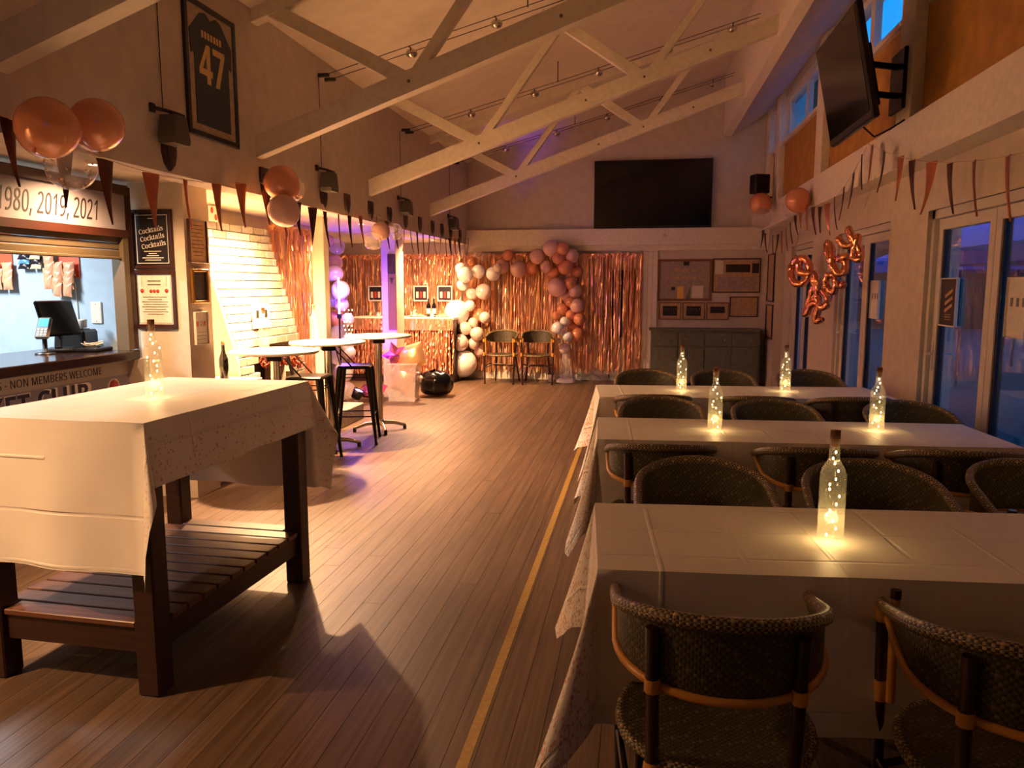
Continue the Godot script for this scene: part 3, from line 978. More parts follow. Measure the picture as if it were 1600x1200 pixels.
func build_bar():
	# bar interior, closed behind the servery opening
	structure(MB.new().span(Vector3(-6.4, 0, -5.2), Vector3(-3.49, 2.2, -4.98)), "wall_bar_end", M.blue_wall, "pale blue end wall inside the bar")
	structure(MB.new().span(Vector3(-3.49, 0, -5.2), Vector3(-3.08, 2.2, -4.9)), "wall_pier", M.wall, "cream pier at the end of the bar carrying the framed posters")
	structure(MB.new().span(Vector3(-3.52, 0, -4.98), Vector3(-3.40, 1.0, 4.0)), "wall_bar_front", M.sign_low, "grey painted front of the bar below the counter")
	structure(MB.new().span(Vector3(-3.52, 1.0, -2.2), Vector3(-3.40, 2.2, 4.0)), "wall_bar_side", M.wall, "cream wall beyond the servery opening")
	structure(MB.new().span(Vector3(-6.4, 0, -1.6), Vector3(-3.52, 2.2, -1.4)), "wall_bar_near", M.blue_wall, "pale blue near wall inside the bar")
	var ct = thing("bar_counter", "long glossy dark brown bar counter under the raised shutter", "counter", Vector3(-3.33, 1.01, -4.71))
	part(MB.new().cbox(Vector3(-0.36, 0.03, 1.27), Vector3(0.72, 0.06, 2.54), 0.006), "countertop", M.counter, ct)
	part(MB.new().prism([Vector2(0, 0), Vector2(-0.07, 0), Vector2(-0.07, -0.12), Vector2(-0.05, -0.12)], 0.02, 0.06), "bracket", M.sign_low, ct)
	var fr = thing("servery_frame", "dark red-brown frame round the bar shutter and scoreboard sign", "frame", Vector3(-3.43, 1.07, -4.69))
	part(MB.new().span(Vector3(-0.06, 0, -0.15), Vector3(0.0, 1.09, -0.06)), "post", M.brown_frame, fr)
	part(MB.new().span(Vector3(-0.06, 1.03, -0.06), Vector3(0.05, 1.09, 2.5)), "head_rail", M.brown_frame, fr)
	part(MB.new().span(Vector3(-0.06, 0.75, -0.06), Vector3(0.035, 0.80, 2.5)), "middle_rail", M.brown_frame, fr)
	part(MB.new().span(Vector3(-0.06, 0, -0.06), Vector3(0.03, 0.75, -0.005)), "shutter_guide", M.shutter, fr)
	var sg = thing("year_sign", "pale grey sign board lettered with the years 1980, 2019, 2021", "sign", Vector3(-3.43, 1.87, -4.69))
	part(MB.new().span(Vector3(-0.04, 0, -0.055), Vector3(0.022, 0.23, 2.4)), "board", M.sign_grey, sg)
	var shear := Basis(Vector3(0, 0, -1), Vector3(0, 1, -0.16), Vector3(1, 0, 0))
	write(sg, "1980, 2019, 2021", 0.165, M.ink, Vector3(0.0232, 0.105, 0.595), shear.scaled_local(Vector3(0.64, 1.05, 1)), "Droid Sans")
	var sh = thing("roller_shutter", "raised olive grey metal roller shutter above the bar opening", "shutter", Vector3(-3.43, 1.68, -4.69))
	for i in 3:
		part(MB.new().cbox(Vector3(-0.01, 0.034 + i * 0.047, 1.2), Vector3(0.02, 0.045, 2.5), 0.006), "slat", M.shutter, sh)
	part(MB.new().cbox(Vector3(0, 0.005, 1.2), Vector3(0.035, 0.02, 2.5), 0.005), "bottom_bar", M.shutter, sh)
	part(MB.new().span(Vector3(-0.03, 0.14, 0), Vector3(-0.02, 0.2, 2.4)), "housing", M.shutter, sh)
	# sign under the counter
	var ls = thing("club_sign", "grey sign below the counter with a welcome line and large dark blue lettering", "sign", Vector3(-3.40, 0.62, -4.66))
	part(MB.new().span(Vector3(0, 0.295, 0), Vector3(0.012, 0.385, 2.3)), "upper_board", M.sign_low, ls)
	part(MB.new().span(Vector3(0, 0, 0), Vector3(0.010, 0.295, 2.3)), "lower_board", M.sign_grey, ls)
	var up := Basis(Vector3(0, 0, -1), Vector3(0, 1, 0), Vector3(1, 0, 0))
	write(ls, "MEMBERS - NON MEMBERS WELCOME", 0.062, M.ink, Vector3(0.0125, 0.342, 0.80), up)
	write(ls, "CRICKET CLUB", 0.17, M.white_print, Vector3(0.0106, 0.215, 0.97), up.scaled_local(Vector3(1.06, 1.08, 1)), "Droid Sans", "lettering_edge")
	write(ls, "CRICKET CLUB", 0.17, M.navy, Vector3(0.0122, 0.215, 0.97), up, "Droid Sans")
	part(MB.new().lathe([Vector2(0.001, 0.012), Vector2(0.055, 0.012), Vector2(0.06, 0.006)], 20, Transform3D(Basis(Vector3(0, 0, 1), -PI / 2), Vector3(0, 0.225, 0.16))), "round_badge_rim", M.white_print, ls)
	part(MB.new().lathe([Vector2(0.001, 0.0145), Vector2(0.045, 0.0145), Vector2(0.046, 0.011)], 20, Transform3D(Basis(Vector3(0, 0, 1), -PI / 2), Vector3(0, 0.225, 0.16))), "round_badge", M.red_print, ls)
	# things on and behind the counter
	var k := thing("till_screen", "black till monitor seen edge-on, standing on the bar counter", "till", Vector3(-3.78, 1.07, -4.52), 0.5) as Node3D
	part(MB.new().cbox(Vector3(0, 0.012, 0), Vector3(0.16, 0.024, 0.2), 0.008), "base", M.black_plastic, k)
	part(MB.new().bar(Vector3(0, 0.02, 0.05), Vector3(0, 0.2, -0.02), 0.05, 0.04, Vector3(1, 0, 0)), "stem", M.black_plastic, k)
	part(MB.new().cbox(Vector3(0, 0.22, 0), Vector3(0.30, 0.24, 0.03), 0.01, Basis(Vector3.UP, 1.0) * Basis(Vector3.RIGHT, -0.3)), "monitor", M.black_gloss, k)
	part(MB.new().cbox(Vector3(-0.03, 0.21, -0.05), Vector3(0.16, 0.2, 0.03), 0.01, Basis(Vector3.UP, 1.0) * Basis(Vector3.RIGHT, -0.25)), "customer_display", M.black_plastic, k)
	var ter = thing("card_terminal", "grey card payment terminal with lit blue screen on a black stand", "card reader", Vector3(-3.72, 1.07, -4.32), 0.25)
	part(MB.new().lathe([Vector2(0.06, 0), Vector2(0.06, 0.008), Vector2(0.02, 0.016), Vector2(0.014, 0.02), Vector2(0.014, 0.12)], 16), "stand", M.black_plastic, ter)
	var tb := Basis(Vector3.RIGHT, -0.5)
	part(MB.new().cbox(Vector3(0, 0.165, 0), Vector3(0.085, 0.15, 0.028), 0.01, tb), "body", M.steel_grey, ter)
	part(MB.new().box(Vector3(0, 0.165, 0) + tb * Vector3(0, 0.032, 0.0145), Vector3(0.062, 0.055, 0.002), tb), "lit_screen", M.terminal_screen, ter)
	for i in 9:
		part(MB.new().box(Vector3(0, 0.165, 0) + tb * Vector3((i % 3 - 1) * 0.022, -0.015 - int(i / 3) * 0.017, 0.0145), Vector3(0.016, 0.011, 0.003), tb), "key", M.paper, ter)
	var pr = thing("receipt_printer", "squat black receipt printer at the end of the bar counter", "printer", Vector3(-3.86, 1.07, -4.78), 0.2)
	part(MB.new().cbox(Vector3(0, 0.065, 0), Vector3(0.2, 0.13, 0.2), 0.015), "body", M.black_plastic, pr)
	part(MB.new().cbox(Vector3(0, 0.133, 0.03), Vector3(0.17, 0.012, 0.1), 0.005), "lid", M.black_gloss, pr)
	part(MB.new().box(Vector3(0, 0.15, -0.04), Vector3(0.055, 0.04, 0.002), Basis(Vector3.RIGHT, 0.4)), "receipt", M.paper, pr)
	var cu = thing("paper_cup", "small white tub standing on the receipt printer", "cup", Vector3(-3.84, 1.211, -4.82))
	part(MB.new().lathe([Vector2(0.001, 0.001), Vector2(0.024, 0.001), Vector2(0.029, 0.05), Vector2(0.031, 0.052)], 16), "cup", M.white_print, cu)
	part(MB.new().lathe([Vector2(0.031, 0.052), Vector2(0.03, 0.058), Vector2(0.001, 0.06)], 16), "lid", M.paper, cu)
	var dr = thing("cash_tray", "flat black tray with loose cables beside the till", "tray", Vector3(-3.60, 1.07, -4.60), 0.1)
	part(MB.new().cbox(Vector3(0, 0.012, 0), Vector3(0.16, 0.024, 0.2), 0.006), "tray", M.black_plastic, dr)
	for i in 3:
		var p := []
		for j in 9: p.append(Vector3(0.05 * cos(j * 0.9 + i), 0.032 + 0.01 * sin(j * 1.3 + i) + 0.012 * i, 0.06 * sin(j * 0.8 + i)))
		part(MB.new().tube(p, 0.003, 5), "cable", M.white_print if i else M.black_plastic, dr)
	var so = thing("socket_plate", "cream double socket plate on the pale blue bar wall", "socket", Vector3(-3.845, 1.31, -4.98))
	part(MB.new().cbox(Vector3(0, 0, 0.006), Vector3(0.085, 0.155, 0.012), 0.004), "plate", M.paper, so)
	for s in [-1, 1]: part(MB.new().lathe([Vector2(0.0005, 0.014), Vector2(0.003, 0.014), Vector2(0.003, 0.011)], 8, Transform3D(Basis(Vector3.RIGHT, PI / 2), Vector3(0, s * 0.06, 0))), "screw", M.steel_grey, so)
	solo(MB.new().tube([Vector3(0, 0, 0), Vector3(0.004, -0.2, 0), Vector3(0.002, -0.46, 0.0)], 0.004, 6), "wall_cable", M.white_print, "thin white cable running down the pale blue bar wall", "cable", Vector3(-4.0, 1.52, -4.972))
	# packets of snacks hanging on cards
	var packet := MB.new()
	var pr_rows := []
	var pr_back := []
	for j in 9:
		var fy := j / 8.0 * 2 - 1
		var row := []
		var br := []
		for i in 9:
			var fx := i / 8.0 * 2 - 1
			var puff := (1 - pow(abs(fx), 3)) * (1 - pow(abs(fy), 3))
			var w := 0.5 - 0.05 * (1 - fy * fy)
			row.append(Vector3(fx * w, -fy * 0.5, 0.17 * puff + 0.012 + 0.02 * sin(fx * 9 + fy * 5) * puff))
			br.append(Vector3(-fx * w, -fy * 0.5, -0.17 * puff - 0.012))
		pr_rows.append(row)
		pr_back.append(br)
	packet.sheet(pr_rows)
	packet.sheet(pr_back)
	var pm := packet.done()
	rng.seed = 77
	for s in [["orange snack card with tan packets hanging above the card reader", -4.60, "crisp_tan", 0], ["orange snack card with tan packets hanging above the till", -4.06, "crisp_tan", 1]]:
		var o = thing("snack_card", s[0], "snack card", Vector3(s[1], 1.66, -4.975), 0.0, "snack cards on the bar wall")
		part(MB.new().box(Vector3(0.02, 0.06, 0.003), Vector3(0.17, 0.32, 0.003)), "card", M.crisp_orange, o)
	var n := 0
	for c in [[-4.60, "tan snack packet hanging on the orange card above the card reader", "crisp_tan", 3, 3], [-4.06, "tan snack packet hanging on the orange card above the till", "crisp_tan", 2, 4], [-4.17, "tan snack packet at the edge of the orange card above the till", "crisp_tan", 1, 5]]:
		for j in c[4]:
			for i in c[3]:
				var o = solo(pm, "snack_packet", M[c[2]], c[1], "snack packet", Vector3(c[0] + (i - (c[3] - 1) / 2.0) * 0.085 + R(-0.008, 0.008), (1.62 if c[3] > 1 else 1.72) - j * 0.048, -4.955 + 0.018 + j * 0.004), Basis(Vector3.UP, R(-0.2, 0.2)).scaled_local(Vector3(0.085, 0.10, 0.10)), "snack packets hanging in the bar")
				o.rotate_object_local(Vector3(0, 0, 1), R(-0.12, 0.12))
				n += 1
	for j in 4:
		for i in 2:
			solo(pm, "snack_packet", M["crisp_dark"] if (i + j) % 2 else M[["crisp_blue", "crisp_cream"][i]], "black snack packet hanging between the two orange cards" if (i + j) % 2 else ["blue snack packet hanging between the two orange cards", "cream snack packet hanging between the two orange cards"][i], "snack packet", Vector3(-4.37 + i * 0.095, 1.75 - j * 0.034, -4.945 + R(0, 0.01)), Basis(Vector3.RIGHT, -0.5).scaled_local(Vector3(0.09, 0.06, 0.1)), "snack packets hanging in the bar")
	# framed notices on the pier
	var up_z := 1.0
	var p1 = picture("cocktail_poster", "black cocktail poster with white banners in a dark frame on the bar pier", "poster", Vector3(-3.318, 1.82, -4.9), 0.315, 0.40, 0.022, M.brown_frame, M.poster_black)
	for s in [-1, 1]:
		print_box(p1, M.white_print, s * 0.118, 0, 0.004, 0.33, "border")
		print_box(p1, M.white_print, 0, s * 0.163, 0.236, 0.004, "border")
	for i in 3:
		write(p1, "Cocktails", 0.044, M.white_print, Vector3(-0.006 + 0.008 * i, 0.062 - i * 0.05, 0.0115), Basis(Vector3(0, 0, 1), 0.16), "Droid Serif")
	for i in 5: print_box(p1, M.white_print, 0, -0.082 - i * 0.015, [0.13, 0.06, 0.09, 0.16, 0.12][i], 0.005, "text_line")
	print_box(p1, M.white_print, 0, 0.14, 0.05, 0.004, "text_line")
	var p2 = picture("menu_poster", "white printed menu with small red pictures in a dark frame on the bar pier", "poster", Vector3(-3.322, 1.41, -4.9), 0.325, 0.40, 0.026, M.brown_frame, M.paper)
	for s in [-1, 1]:
		print_box(p2, M.ink, s * 0.125, 0, 0.002, 0.33, "border")
		print_box(p2, M.ink, 0, s * 0.166, 0.25, 0.002, "border")
		print_box(p2, M.ink, s * 0.093, 0.12, 0.0015, 0.07, "ornament_stem")
		part(MB.new().lathe([Vector2(0.0005, 0.0125), Vector2(0.014, 0.0125), Vector2(0.0145, 0.0105)], 14, Transform3D(Basis(Vector3.RIGHT, PI / 2), Vector3(s * 0.093, 0.058, 0))), "ornament", M.red_print, p2)
	for i in 3:
		part(MB.new().lathe([Vector2(0.0005, 0.0125), Vector2(0.012, 0.0125), Vector2(0.0125, 0.0105)], 12, Transform3D(Basis(Vector3.RIGHT, PI / 2), Vector3(-0.026 + i * 0.026, 0.055, 0))), "picture_dot", M.red_print, p2)
	for i in 2: print_box(p2, M.steel_grey, 0, 0.125 - i * 0.025, 0.10, 0.008, "text_line")
	for i in 8: print_box(p2, M.steel_grey, 0, 0.015 - i * 0.017, [0.18, 0.11, 0.2, 0.18, 0.2, 0.16, 0.19, 0.12][i], 0.004, "text_line")
	# on the pier's side
	var sidew := PI / 2
	var q1 = picture("wooden_plaque", "pale wooden notice board with small print on the pier's side", "notice", Vector3(-3.08, 1.81, -5.04), 0.22, 0.30, 0.006, M.brown_frame, M.old_paper, sidew)
	for i in 9: print_box(q1, M.brown_frame, 0, 0.11 - i * 0.026, [0.12, 0.15, 0.14, 0.16, 0.12, 0.15, 0.15, 0.13, 0.1][i], 0.004, "text_line")
	picture("dark_plaque", "blank dark brass-edged plaque on the pier's side", "plaque", Vector3(-3.08, 1.50, -5.04), 0.20, 0.24, 0.02, M.brass, M.photo_dark, sidew)
	var q3 = picture("paper_notice", "unframed white paper notice with three small pictures on the pier's side", "notice", Vector3(-3.08, 1.205, -5.03), 0.16, 0.23, 0.002, M.paper, M.paper, sidew)
	for i in 3: print_box(q3, M.red_print if i % 2 == 0 else M.steel_grey, -0.045 + i * 0.045, 0.03, 0.022, 0.035)
	for i in 3: print_box(q3, M.steel_grey, 0, -0.03 - i * 0.025, 0.11, 0.004, "text_line")

func build_alcove():
	structure(MB.new().span(Vector3(-4.1, 0, -8.7), Vector3(-3.83, 2.2, -5.2)), "wall_alcove", M.wall, "cream wall behind the brick fireplace and gold curtain")
	structure(MB.new().cbox(Vector3(-3.26, 1.1, -7.6), Vector3(0.13, 2.2, 0.13), 0.005), "trim_7", M.wall, "slim cream post between the gold curtain and the balloon column", "post")
	structure(MB.new().cbox(Vector3(-3.3, 1.1, -10.07), Vector3(0.2, 2.2, 0.34), 0.005), "trim_8", M.wall, "broad pale post lit purple behind the farthest round table", "post")
	var bd = thing("pillar_board", "narrow brown wooden board with a dark triangle fixed to the purple-lit post", "sign", Vector3(-3.25, 1.41, -9.9))
	part(MB.new().cbox(Vector3(0, -0.12, 0.01), Vector3(0.115, 0.74, 0.02), 0.004), "board", M.oak_frame, bd)
	part(MB.new().cbox(Vector3(0, 0.38, 0.012), Vector3(0.11, 0.26, 0.024), 0.004), "upper_board", M.brown_frame, bd)
	part(MB.new().prism([Vector2(-0.03, 0.2), Vector2(0.03, 0.2), Vector2(0, 0.11)], 0.02, 0.023), "triangle", M.brown_frame, bd)
	# stepped white brick fireplace hood
	var fp = thing("brick_fireplace", "white painted stepped brick fireplace under a bright downlight", "fireplace", Vector3(-3.30, 0, -6.05))
	var side := MB.new()
	side.prism([Vector2(-0.012, 0), Vector2(-0.05, 0.85), Vector2(-0.405, 2.07), Vector2(-0.52, 2.07), Vector2(-0.52, 0)], 0.0, 0.03)
	part(side, "plaster_side", M.wall, fp)
	# mortar bed, left open where the fire is
	var core := MB.new()
	core.prism([Vector2(-0.10, 0.95), Vector2(-0.425, 2.06), Vector2(-0.5, 2.06), Vector2(-0.5, 0.95)], -1.23, -0.02)
	core.prism([Vector2(-0.05, 0), Vector2(-0.10, 0.95), Vector2(-0.5, 0.95), Vector2(-0.5, 0)], -0.22, -0.02)
	core.prism([Vector2(-0.05, 0), Vector2(-0.10, 0.95), Vector2(-0.5, 0.95), Vector2(-0.5, 0)], -1.23, -1.03)
	core.span(Vector3(-0.5, 0, -1.03), Vector3(-0.38, 0.95, -0.22))
	part(core, "mortar_bed", M.mortar, fp)
	rng.seed = 21
	var ch := 0.0735
	var bmesh = MB.new().cbox(Vector3(-0.5, 0.5, -0.5), Vector3.ONE, 0.035).done()
	for r in 28:
		var y := 0.01 + r * ch
		var face: float = -0.005 - 0.02 * max(0.0, (y - 0.25) / ch) * (0.18 if y < 0.8 else 1.0)
		if y >= 0.8: face = -0.005 - 0.02 * 0.18 * 7.5 - 0.0215 * (y - 0.8) / ch
		var z := 0.0
		var first := true
		while z < 1.25 - 0.02:
			var len: float = 0.215 if not (first and r % 2) else 0.1025
			if z + len > 1.25: len = 1.25 - z
			first = false
			var mid := z + len / 2
			var open: bool = y < 0.90 and mid > 0.22 and mid < 1.03
			if not open and len > 0.03:
				part(bmesh, "brick", M[["brick_a", "brick_b", "brick_c"][rng.randi() % 3]], fp, Vector3(face + R(-0.002, 0.002), y, -z), Basis.from_scale(Vector3(0.09, ch - 0.009, len - 0.009)))
			z += len
	part(MB.new().span(Vector3(-0.37, 0, -1.03), Vector3(-0.36, 0.9, -0.22)), "firebox_back", M.soot, fp)
	# hearth slab and what stands on it
	structure(MB.new().cbox(Vector3(-3.42, 0.09, -7.0), Vector3(0.66, 0.18, 2.6), 0.01), "hearth", M.stone, "raised pale stone hearth along the alcove wall", "hearth")
	rng.seed = 4
	for i in 4:
		solo(MB.new().tube([Vector3(0, 0.055, -0.2), Vector3(0.01, 0.062, 0), Vector3(-0.01, 0.055, 0.2)], [0.05, 0.055, 0.048], 9), "fire_log", M.embers, "red-brown log stacked in the brick fireplace", "log", Vector3(-3.47 + 0.1 * (i % 2), 0.18 + 0.1 * int(i / 2), -6.65 + R(-0.04, 0.04)), Basis(Vector3.UP, R(-0.2, 0.2)), "logs in the fireplace")
	var gw = thing("fireplace_garland", "red-brown foliage garland hanging across the fireplace opening", "garland", Vector3(-3.29, 0.93, -6.3))
	var gm := MB.new()
	for i in 150:
		var f := R(0, 1)
		var p := Vector3(R(-0.005, 0.07), -0.02 - 0.10 * R(0, 1) - 0.12 * pow(abs(f - 0.2), 1.0), -0.72 * f)
		var b := Basis(Vector3(R(-1, 1), R(-1, 1), R(-1, 1)).normalized(), R(0, 3))
		gm.lathe([Vector2(0.0005, -0.03), Vector2(0.012, 0.0), Vector2(0.0005, 0.032)], 4, Transform3D(b, p))
	part(gm, "leaves", M.embers, gw).set_meta("kind", "stuff")
	part(MB.new().tube([Vector3(0.03, -0.05, 0), Vector3(0.04, -0.1, -0.36), Vector3(0.03, -0.08, -0.74)], 0.008, 6), "stem", M.brown_frame, gw)
	var pic = thing("shelf_frame", "small white double picture standing out from the bright brickwork", "picture", Vector3(-3.42, 1.12, -6.55), PI / 2)
	part(MB.new().cbox(Vector3(0, 0.11, 0.02), Vector3(0.30, 0.22, 0.015), 0.004), "mount", M.white_print, pic)
	for s in [-1, 1]: part(MB.new().box(Vector3(s * 0.08, 0.13, 0.029), Vector3(0.05, 0.07, 0.003)), "photo", M.photo_dark, pic)
	var orn = thing("wall_ornament", "small white tile with two red motifs above the fireplace", "ornament", Vector3(-3.66, 2.12, -6.25), PI / 2)
	part(MB.new().cbox(Vector3(0, 0, 0.01), Vector3(0.13, 0.13, 0.016), 0.004), "tile", M.white_print, orn)
	for s in [-1, 1]: part(MB.new().ball(Vector3(s * 0.03, -s * 0.028, 0.02), Vector3(0.022, 0.028, 0.006), 10, 6), "motif", M.red_print, orn)
	# dark bottle on the hearth
	var db = thing("dark_bottle", "dark glass bottle with a cork on the hearth shelf behind the tall table", "bottle", Vector3(-3.24, 0.74, -5.60))
	part(MB.new().lathe([Vector2(0.001, 0), Vector2(0.036, 0), Vector2(0.037, 0.19), Vector2(0.02, 0.238), Vector2(0.014, 0.26), Vector2(0.014, 0.30)], 18), "glass_bottle", M.black_gloss, db)
	part(MB.new().lathe([Vector2(0.011, 0.29), Vector2(0.0145, 0.305), Vector2(0.0145, 0.33), Vector2(0.001, 0.331)], 12), "cork_stopper", M.cork, db)
	var cb = thing("side_cabinet", "cream boarded low cabinet beside the fireplace", "cabinet", Vector3(-3.42, 0, -5.6))
	part(MB.new().cbox(Vector3(0, 0.36, 0), Vector3(0.56, 0.72, 0.7), 0.006), "body", M.wall, cb)
	part(MB.new().cbox(Vector3(0.01, 0.73, 0), Vector3(0.6, 0.02, 0.74), 0.004), "top", M.frame_white, cb)
	for i in 5: part(MB.new().cbox(Vector3(0.286, 0.08 + i * 0.135, 0), Vector3(0.016, 0.128, 0.69), 0.004), "board", M.wall, cb)
	foil_curtain("gold foil fringe curtain between the brick fireplace and the slim post", Vector3(-3.68, 2.10, -7.33), PI / 2, 1.2, 1.9, 61, ["gold_foil", "rose_foil_b"])

func build_back_wall():
	# doorway behind the right-hand curtain
	var d = thing("door_7", "dark glazed door half hidden by the separate foil curtain", "door", Vector3(-0.46, 0, -12.3), 0.0, "", "structure")
	part(MB.new().span(Vector3(-0.5, 0.0, 0), Vector3(0.5, 1.98, 0.02)), "leaf", M.truss, d)
	part(MB.new().span(Vector3(0.02, 0.7, 0.02), Vector3(0.42, 1.75, 0.026)), "pane", M.screen, d)
	part(MB.new().span(Vector3(-0.01, 0.05, 0.02), Vector3(0.01, 1.95, 0.03)), "meeting_edge", M.brown_frame, d)
	var tr = structure(MB.new().span(Vector3(0.04, 0, -12.3), Vector3(0.27, 2.05, -12.26)), "trim_9", M.truss, "pale boarded strip between the separate foil curtain and the picture group", "trim")
	for i in 3: part(MB.new().cbox(Vector3(0.08 + i * 0.075, 1.02, -12.258), Vector3(0.068, 2.04, 0.012), 0.004), "strip_board", M.truss, tr)
	foil_curtain("wide rose gold foil curtain behind the balloon arch", Vector3(-3.0, 1.98, -12.2), 0, 2.05, 1.88, 62, ["rose_foil", "rose_foil_b", "gold_foil"])
	foil_curtain("narrow rose gold foil curtain over the dark door", Vector3(-0.94, 1.97, -12.2), 0, 0.98, 1.86, 63, ["rose_foil", "rose_foil_b", "gold_foil"])
	foil_curtain("rose gold foil curtain behind the buffet table", Vector3(-5.1, 1.98, -12.2), 0, 2.1, 1.1, 64, ["rose_foil", "rose_foil_b", "gold_foil"])
	# large screen
	var tv = thing("large_screen", "large black television on the end wall above the balloon arch", "television", Vector3(0.16, 2.40, -12.26))
	part(MB.new().cbox(Vector3(0, 0.5, 0.03), Vector3(1.78, 1.02, 0.05), 0.008), "body", M.black_plastic, tv)
	part(MB.new().box(Vector3(0, 0.505, 0.0565), Vector3(1.74, 0.97, 0.004)), "screen", M.screen, tv)
	part(MB.new().cbox(Vector3(0.0, -0.012, 0.055), Vector3(0.06, 0.02, 0.02), 0.004), "sensor", M.black_plastic, tv)
	part(MB.new().span(Vector3(-0.3, 0.2, -0.04), Vector3(0.3, 0.8, 0.01)), "wall_mount", M.black_metal, tv)
	# picture group and cabinet
	var z := -12.3
	var f1 = picture("framed_noticeboard", "large brown framed notice board with pale papers above the sage cabinet", "picture", Vector3(0.68, 1.59, z), 0.82, 0.64, 0.035, M.oak_frame, M.grey_paper)
	print_box(f1, M.photo_dark, 0.02, 0.26, 0.09, 0.07)
	print_box(f1, M.photo_dark, -0.17, -0.13, 0.06, 0.05)
	print_box(f1, M.gold_print, -0.06, -0.19, 0.1, 0.19)
	part(MB.new().prism([Vector2(0.02, -0.285), Vector2(0.09, -0.285), Vector2(0.09, -0.09)], 0.0105, 0.013), "print", M.sage, f1)
	print_box(f1, M.paper, 0.2, -0.18, 0.17, 0.19)
	for i in 6: print_box(f1, M.old_paper, -0.12 + (i % 3) * 0.13, 0.16 - int(i / 3) * 0.12, 0.09, 0.05, "typed_block")
	var f2 = picture("framed_clipping", "black framed newspaper clipping with dark photographs", "picture", Vector3(1.455, 1.66, z), 0.71, 0.52, 0.014, M.black_frame, M.old_paper)
	print_box(f2, M.photo_dark, 0.02, 0.11, 0.36, 0.12)
	print_box(f2, M.photo_dark, 0.28, 0.11, 0.1, 0.15)
	print_box(f2, M.paper, -0.26, 0.12, 0.12, 0.2)
	for i in 4: print_box(f2, M.grey_paper, -0.22 + i * 0.15, -0.12, 0.13, 0.2, "text_column")
	var fl := ["oak framed team photograph, the one nearest the boarded strip", "oak framed team photograph, middle of the three in a row", "oak framed photograph with a small dark panorama, last of the row"]
	for i in 3:
		var f3 = picture("team_photograph", fl[i], "picture", Vector3([0.47, 0.83, 1.19][i], 1.115, z), 0.34, 0.27, 0.014, M.oak_frame, M.old_paper, 0.0, "row of team photographs")
		print_box(f3, M.photo_dark, 0, 0.02 if i == 2 else 0.0, 0.22, 0.10 if i == 2 else 0.15)
		if i < 2:
			for j in 6: print_box(f3, M.paper, -0.09 + j * 0.036, 0.02 + 0.01 * (j % 2), 0.014, 0.03, "figure")
	picture("framed_certificate", "black framed yellowed certificate above the cabinet's end", "picture", Vector3(1.58, 1.185, z), 0.42, 0.31, 0.012, M.black_frame, M.old_paper)
	for i in 2: picture("narrow_frame", ["tall black framed picture on the short wall beside the cabinet", "small black framed picture low on the short wall beside the cabinet"][i], "picture", Vector3(1.9, [1.62, 0.98][i], -11.82), 0.55, [0.7, 0.5][i], 0.02, M.black_frame, M.old_paper, -PI / 2)
	var cb = thing("sage_cabinet", "wide grey-green painted cabinet with small knobs against the end wall", "cabinet", Vector3(0.98, 0, -12.06))
	part(MB.new().cbox(Vector3(0, 0.43, 0), Vector3(1.60, 0.80, 0.42), 0.006), "body", M.sage, cb)
	part(MB.new().cbox(Vector3(0, 0.845, 0), Vector3(1.66, 0.03, 0.46), 0.006), "top", M.sage, cb)
	for i in 4:
		var dr = part(MB.new().cbox(Vector3(-0.585 + i * 0.39, 0.70, 0.216), Vector3(0.375, 0.2, 0.018), 0.005), "drawer", M.sage, cb)
		for s in [-1, 1]: part(MB.new().ball(Vector3(-0.585 + i * 0.39 + s * 0.09, 0.70, 0.235), Vector3(0.014, 0.014, 0.014), 10, 6), "knob", M.chrome, dr)
		var do = part(MB.new().cbox(Vector3(-0.585 + i * 0.39, 0.31, 0.216), Vector3(0.375, 0.54, 0.018), 0.005), "door", M.sage, cb)
		part(MB.new().ball(Vector3(-0.585 + i * 0.39 + (0.14 if i % 2 == 0 else -0.14), 0.45, 0.235), Vector3(0.014, 0.014, 0.014), 10, 6), "knob", M.chrome, do)
	# buffet table with foil skirt
	var bt = thing("buffet_table", "tall buffet table with a rose gold foil skirt by the end wall", "table", Vector3(-3.65, 0, -11.85))
	part(MB.new().cbox(Vector3(0, 1.0, 0), Vector3(1.66, 0.04, 0.6), 0.006), "top", M.table_white, bt)
	part(MB.new().span(Vector3(-0.81, 0, -0.28), Vector3(0.81, 0.98, 0.26)), "body", M.brown_frame, bt)
	var sk = part(fringe(1.64, 0.86, 120, 70), "foil_skirt", M.rose_foil_b, bt, Vector3(-0.82, 0.97, 0.31))
	sk.set_meta("kind", "stuff")
	var fh := MB.new()
	rng.seed = 8
	var rows := []
	for j in 3:
		var row := []
		for i in 56: row.append(Vector3(-0.825 + i * 0.03, 1.0 - 0.09 * j, 0.315 + R(0, 0.02)))
		rows.append(row)
	part(fh.sheet(rows, [], -1), "skirt_band", M.rose_foil, bt)
	for i in 4:
		var o = thing("buffet_candle", "small glass tealight on the buffet table", "candle", Vector3(-4.1 + i * 0.3, 1.02, -11.75 + 0.06 * (i % 2)), 0.0, "tealights on the buffet table")
		part(MB.new().lathe([Vector2(0.001, 0), Vector2(0.03, 0), Vector2(0.034, 0.07)], 14), "glass", M.bottle_glass, o)
		part(MB.new().lathe([Vector2(0.028, 0.002), Vector2(0.028, 0.03), Vector2(0.001, 0.031)], 12), "wax", M.white_print, o)
		part(MB.new().ball(Vector3(0, 0.042, 0), Vector3(0.005, 0.011, 0.005), 8, 6), "flame", M.fairy_glow, o)
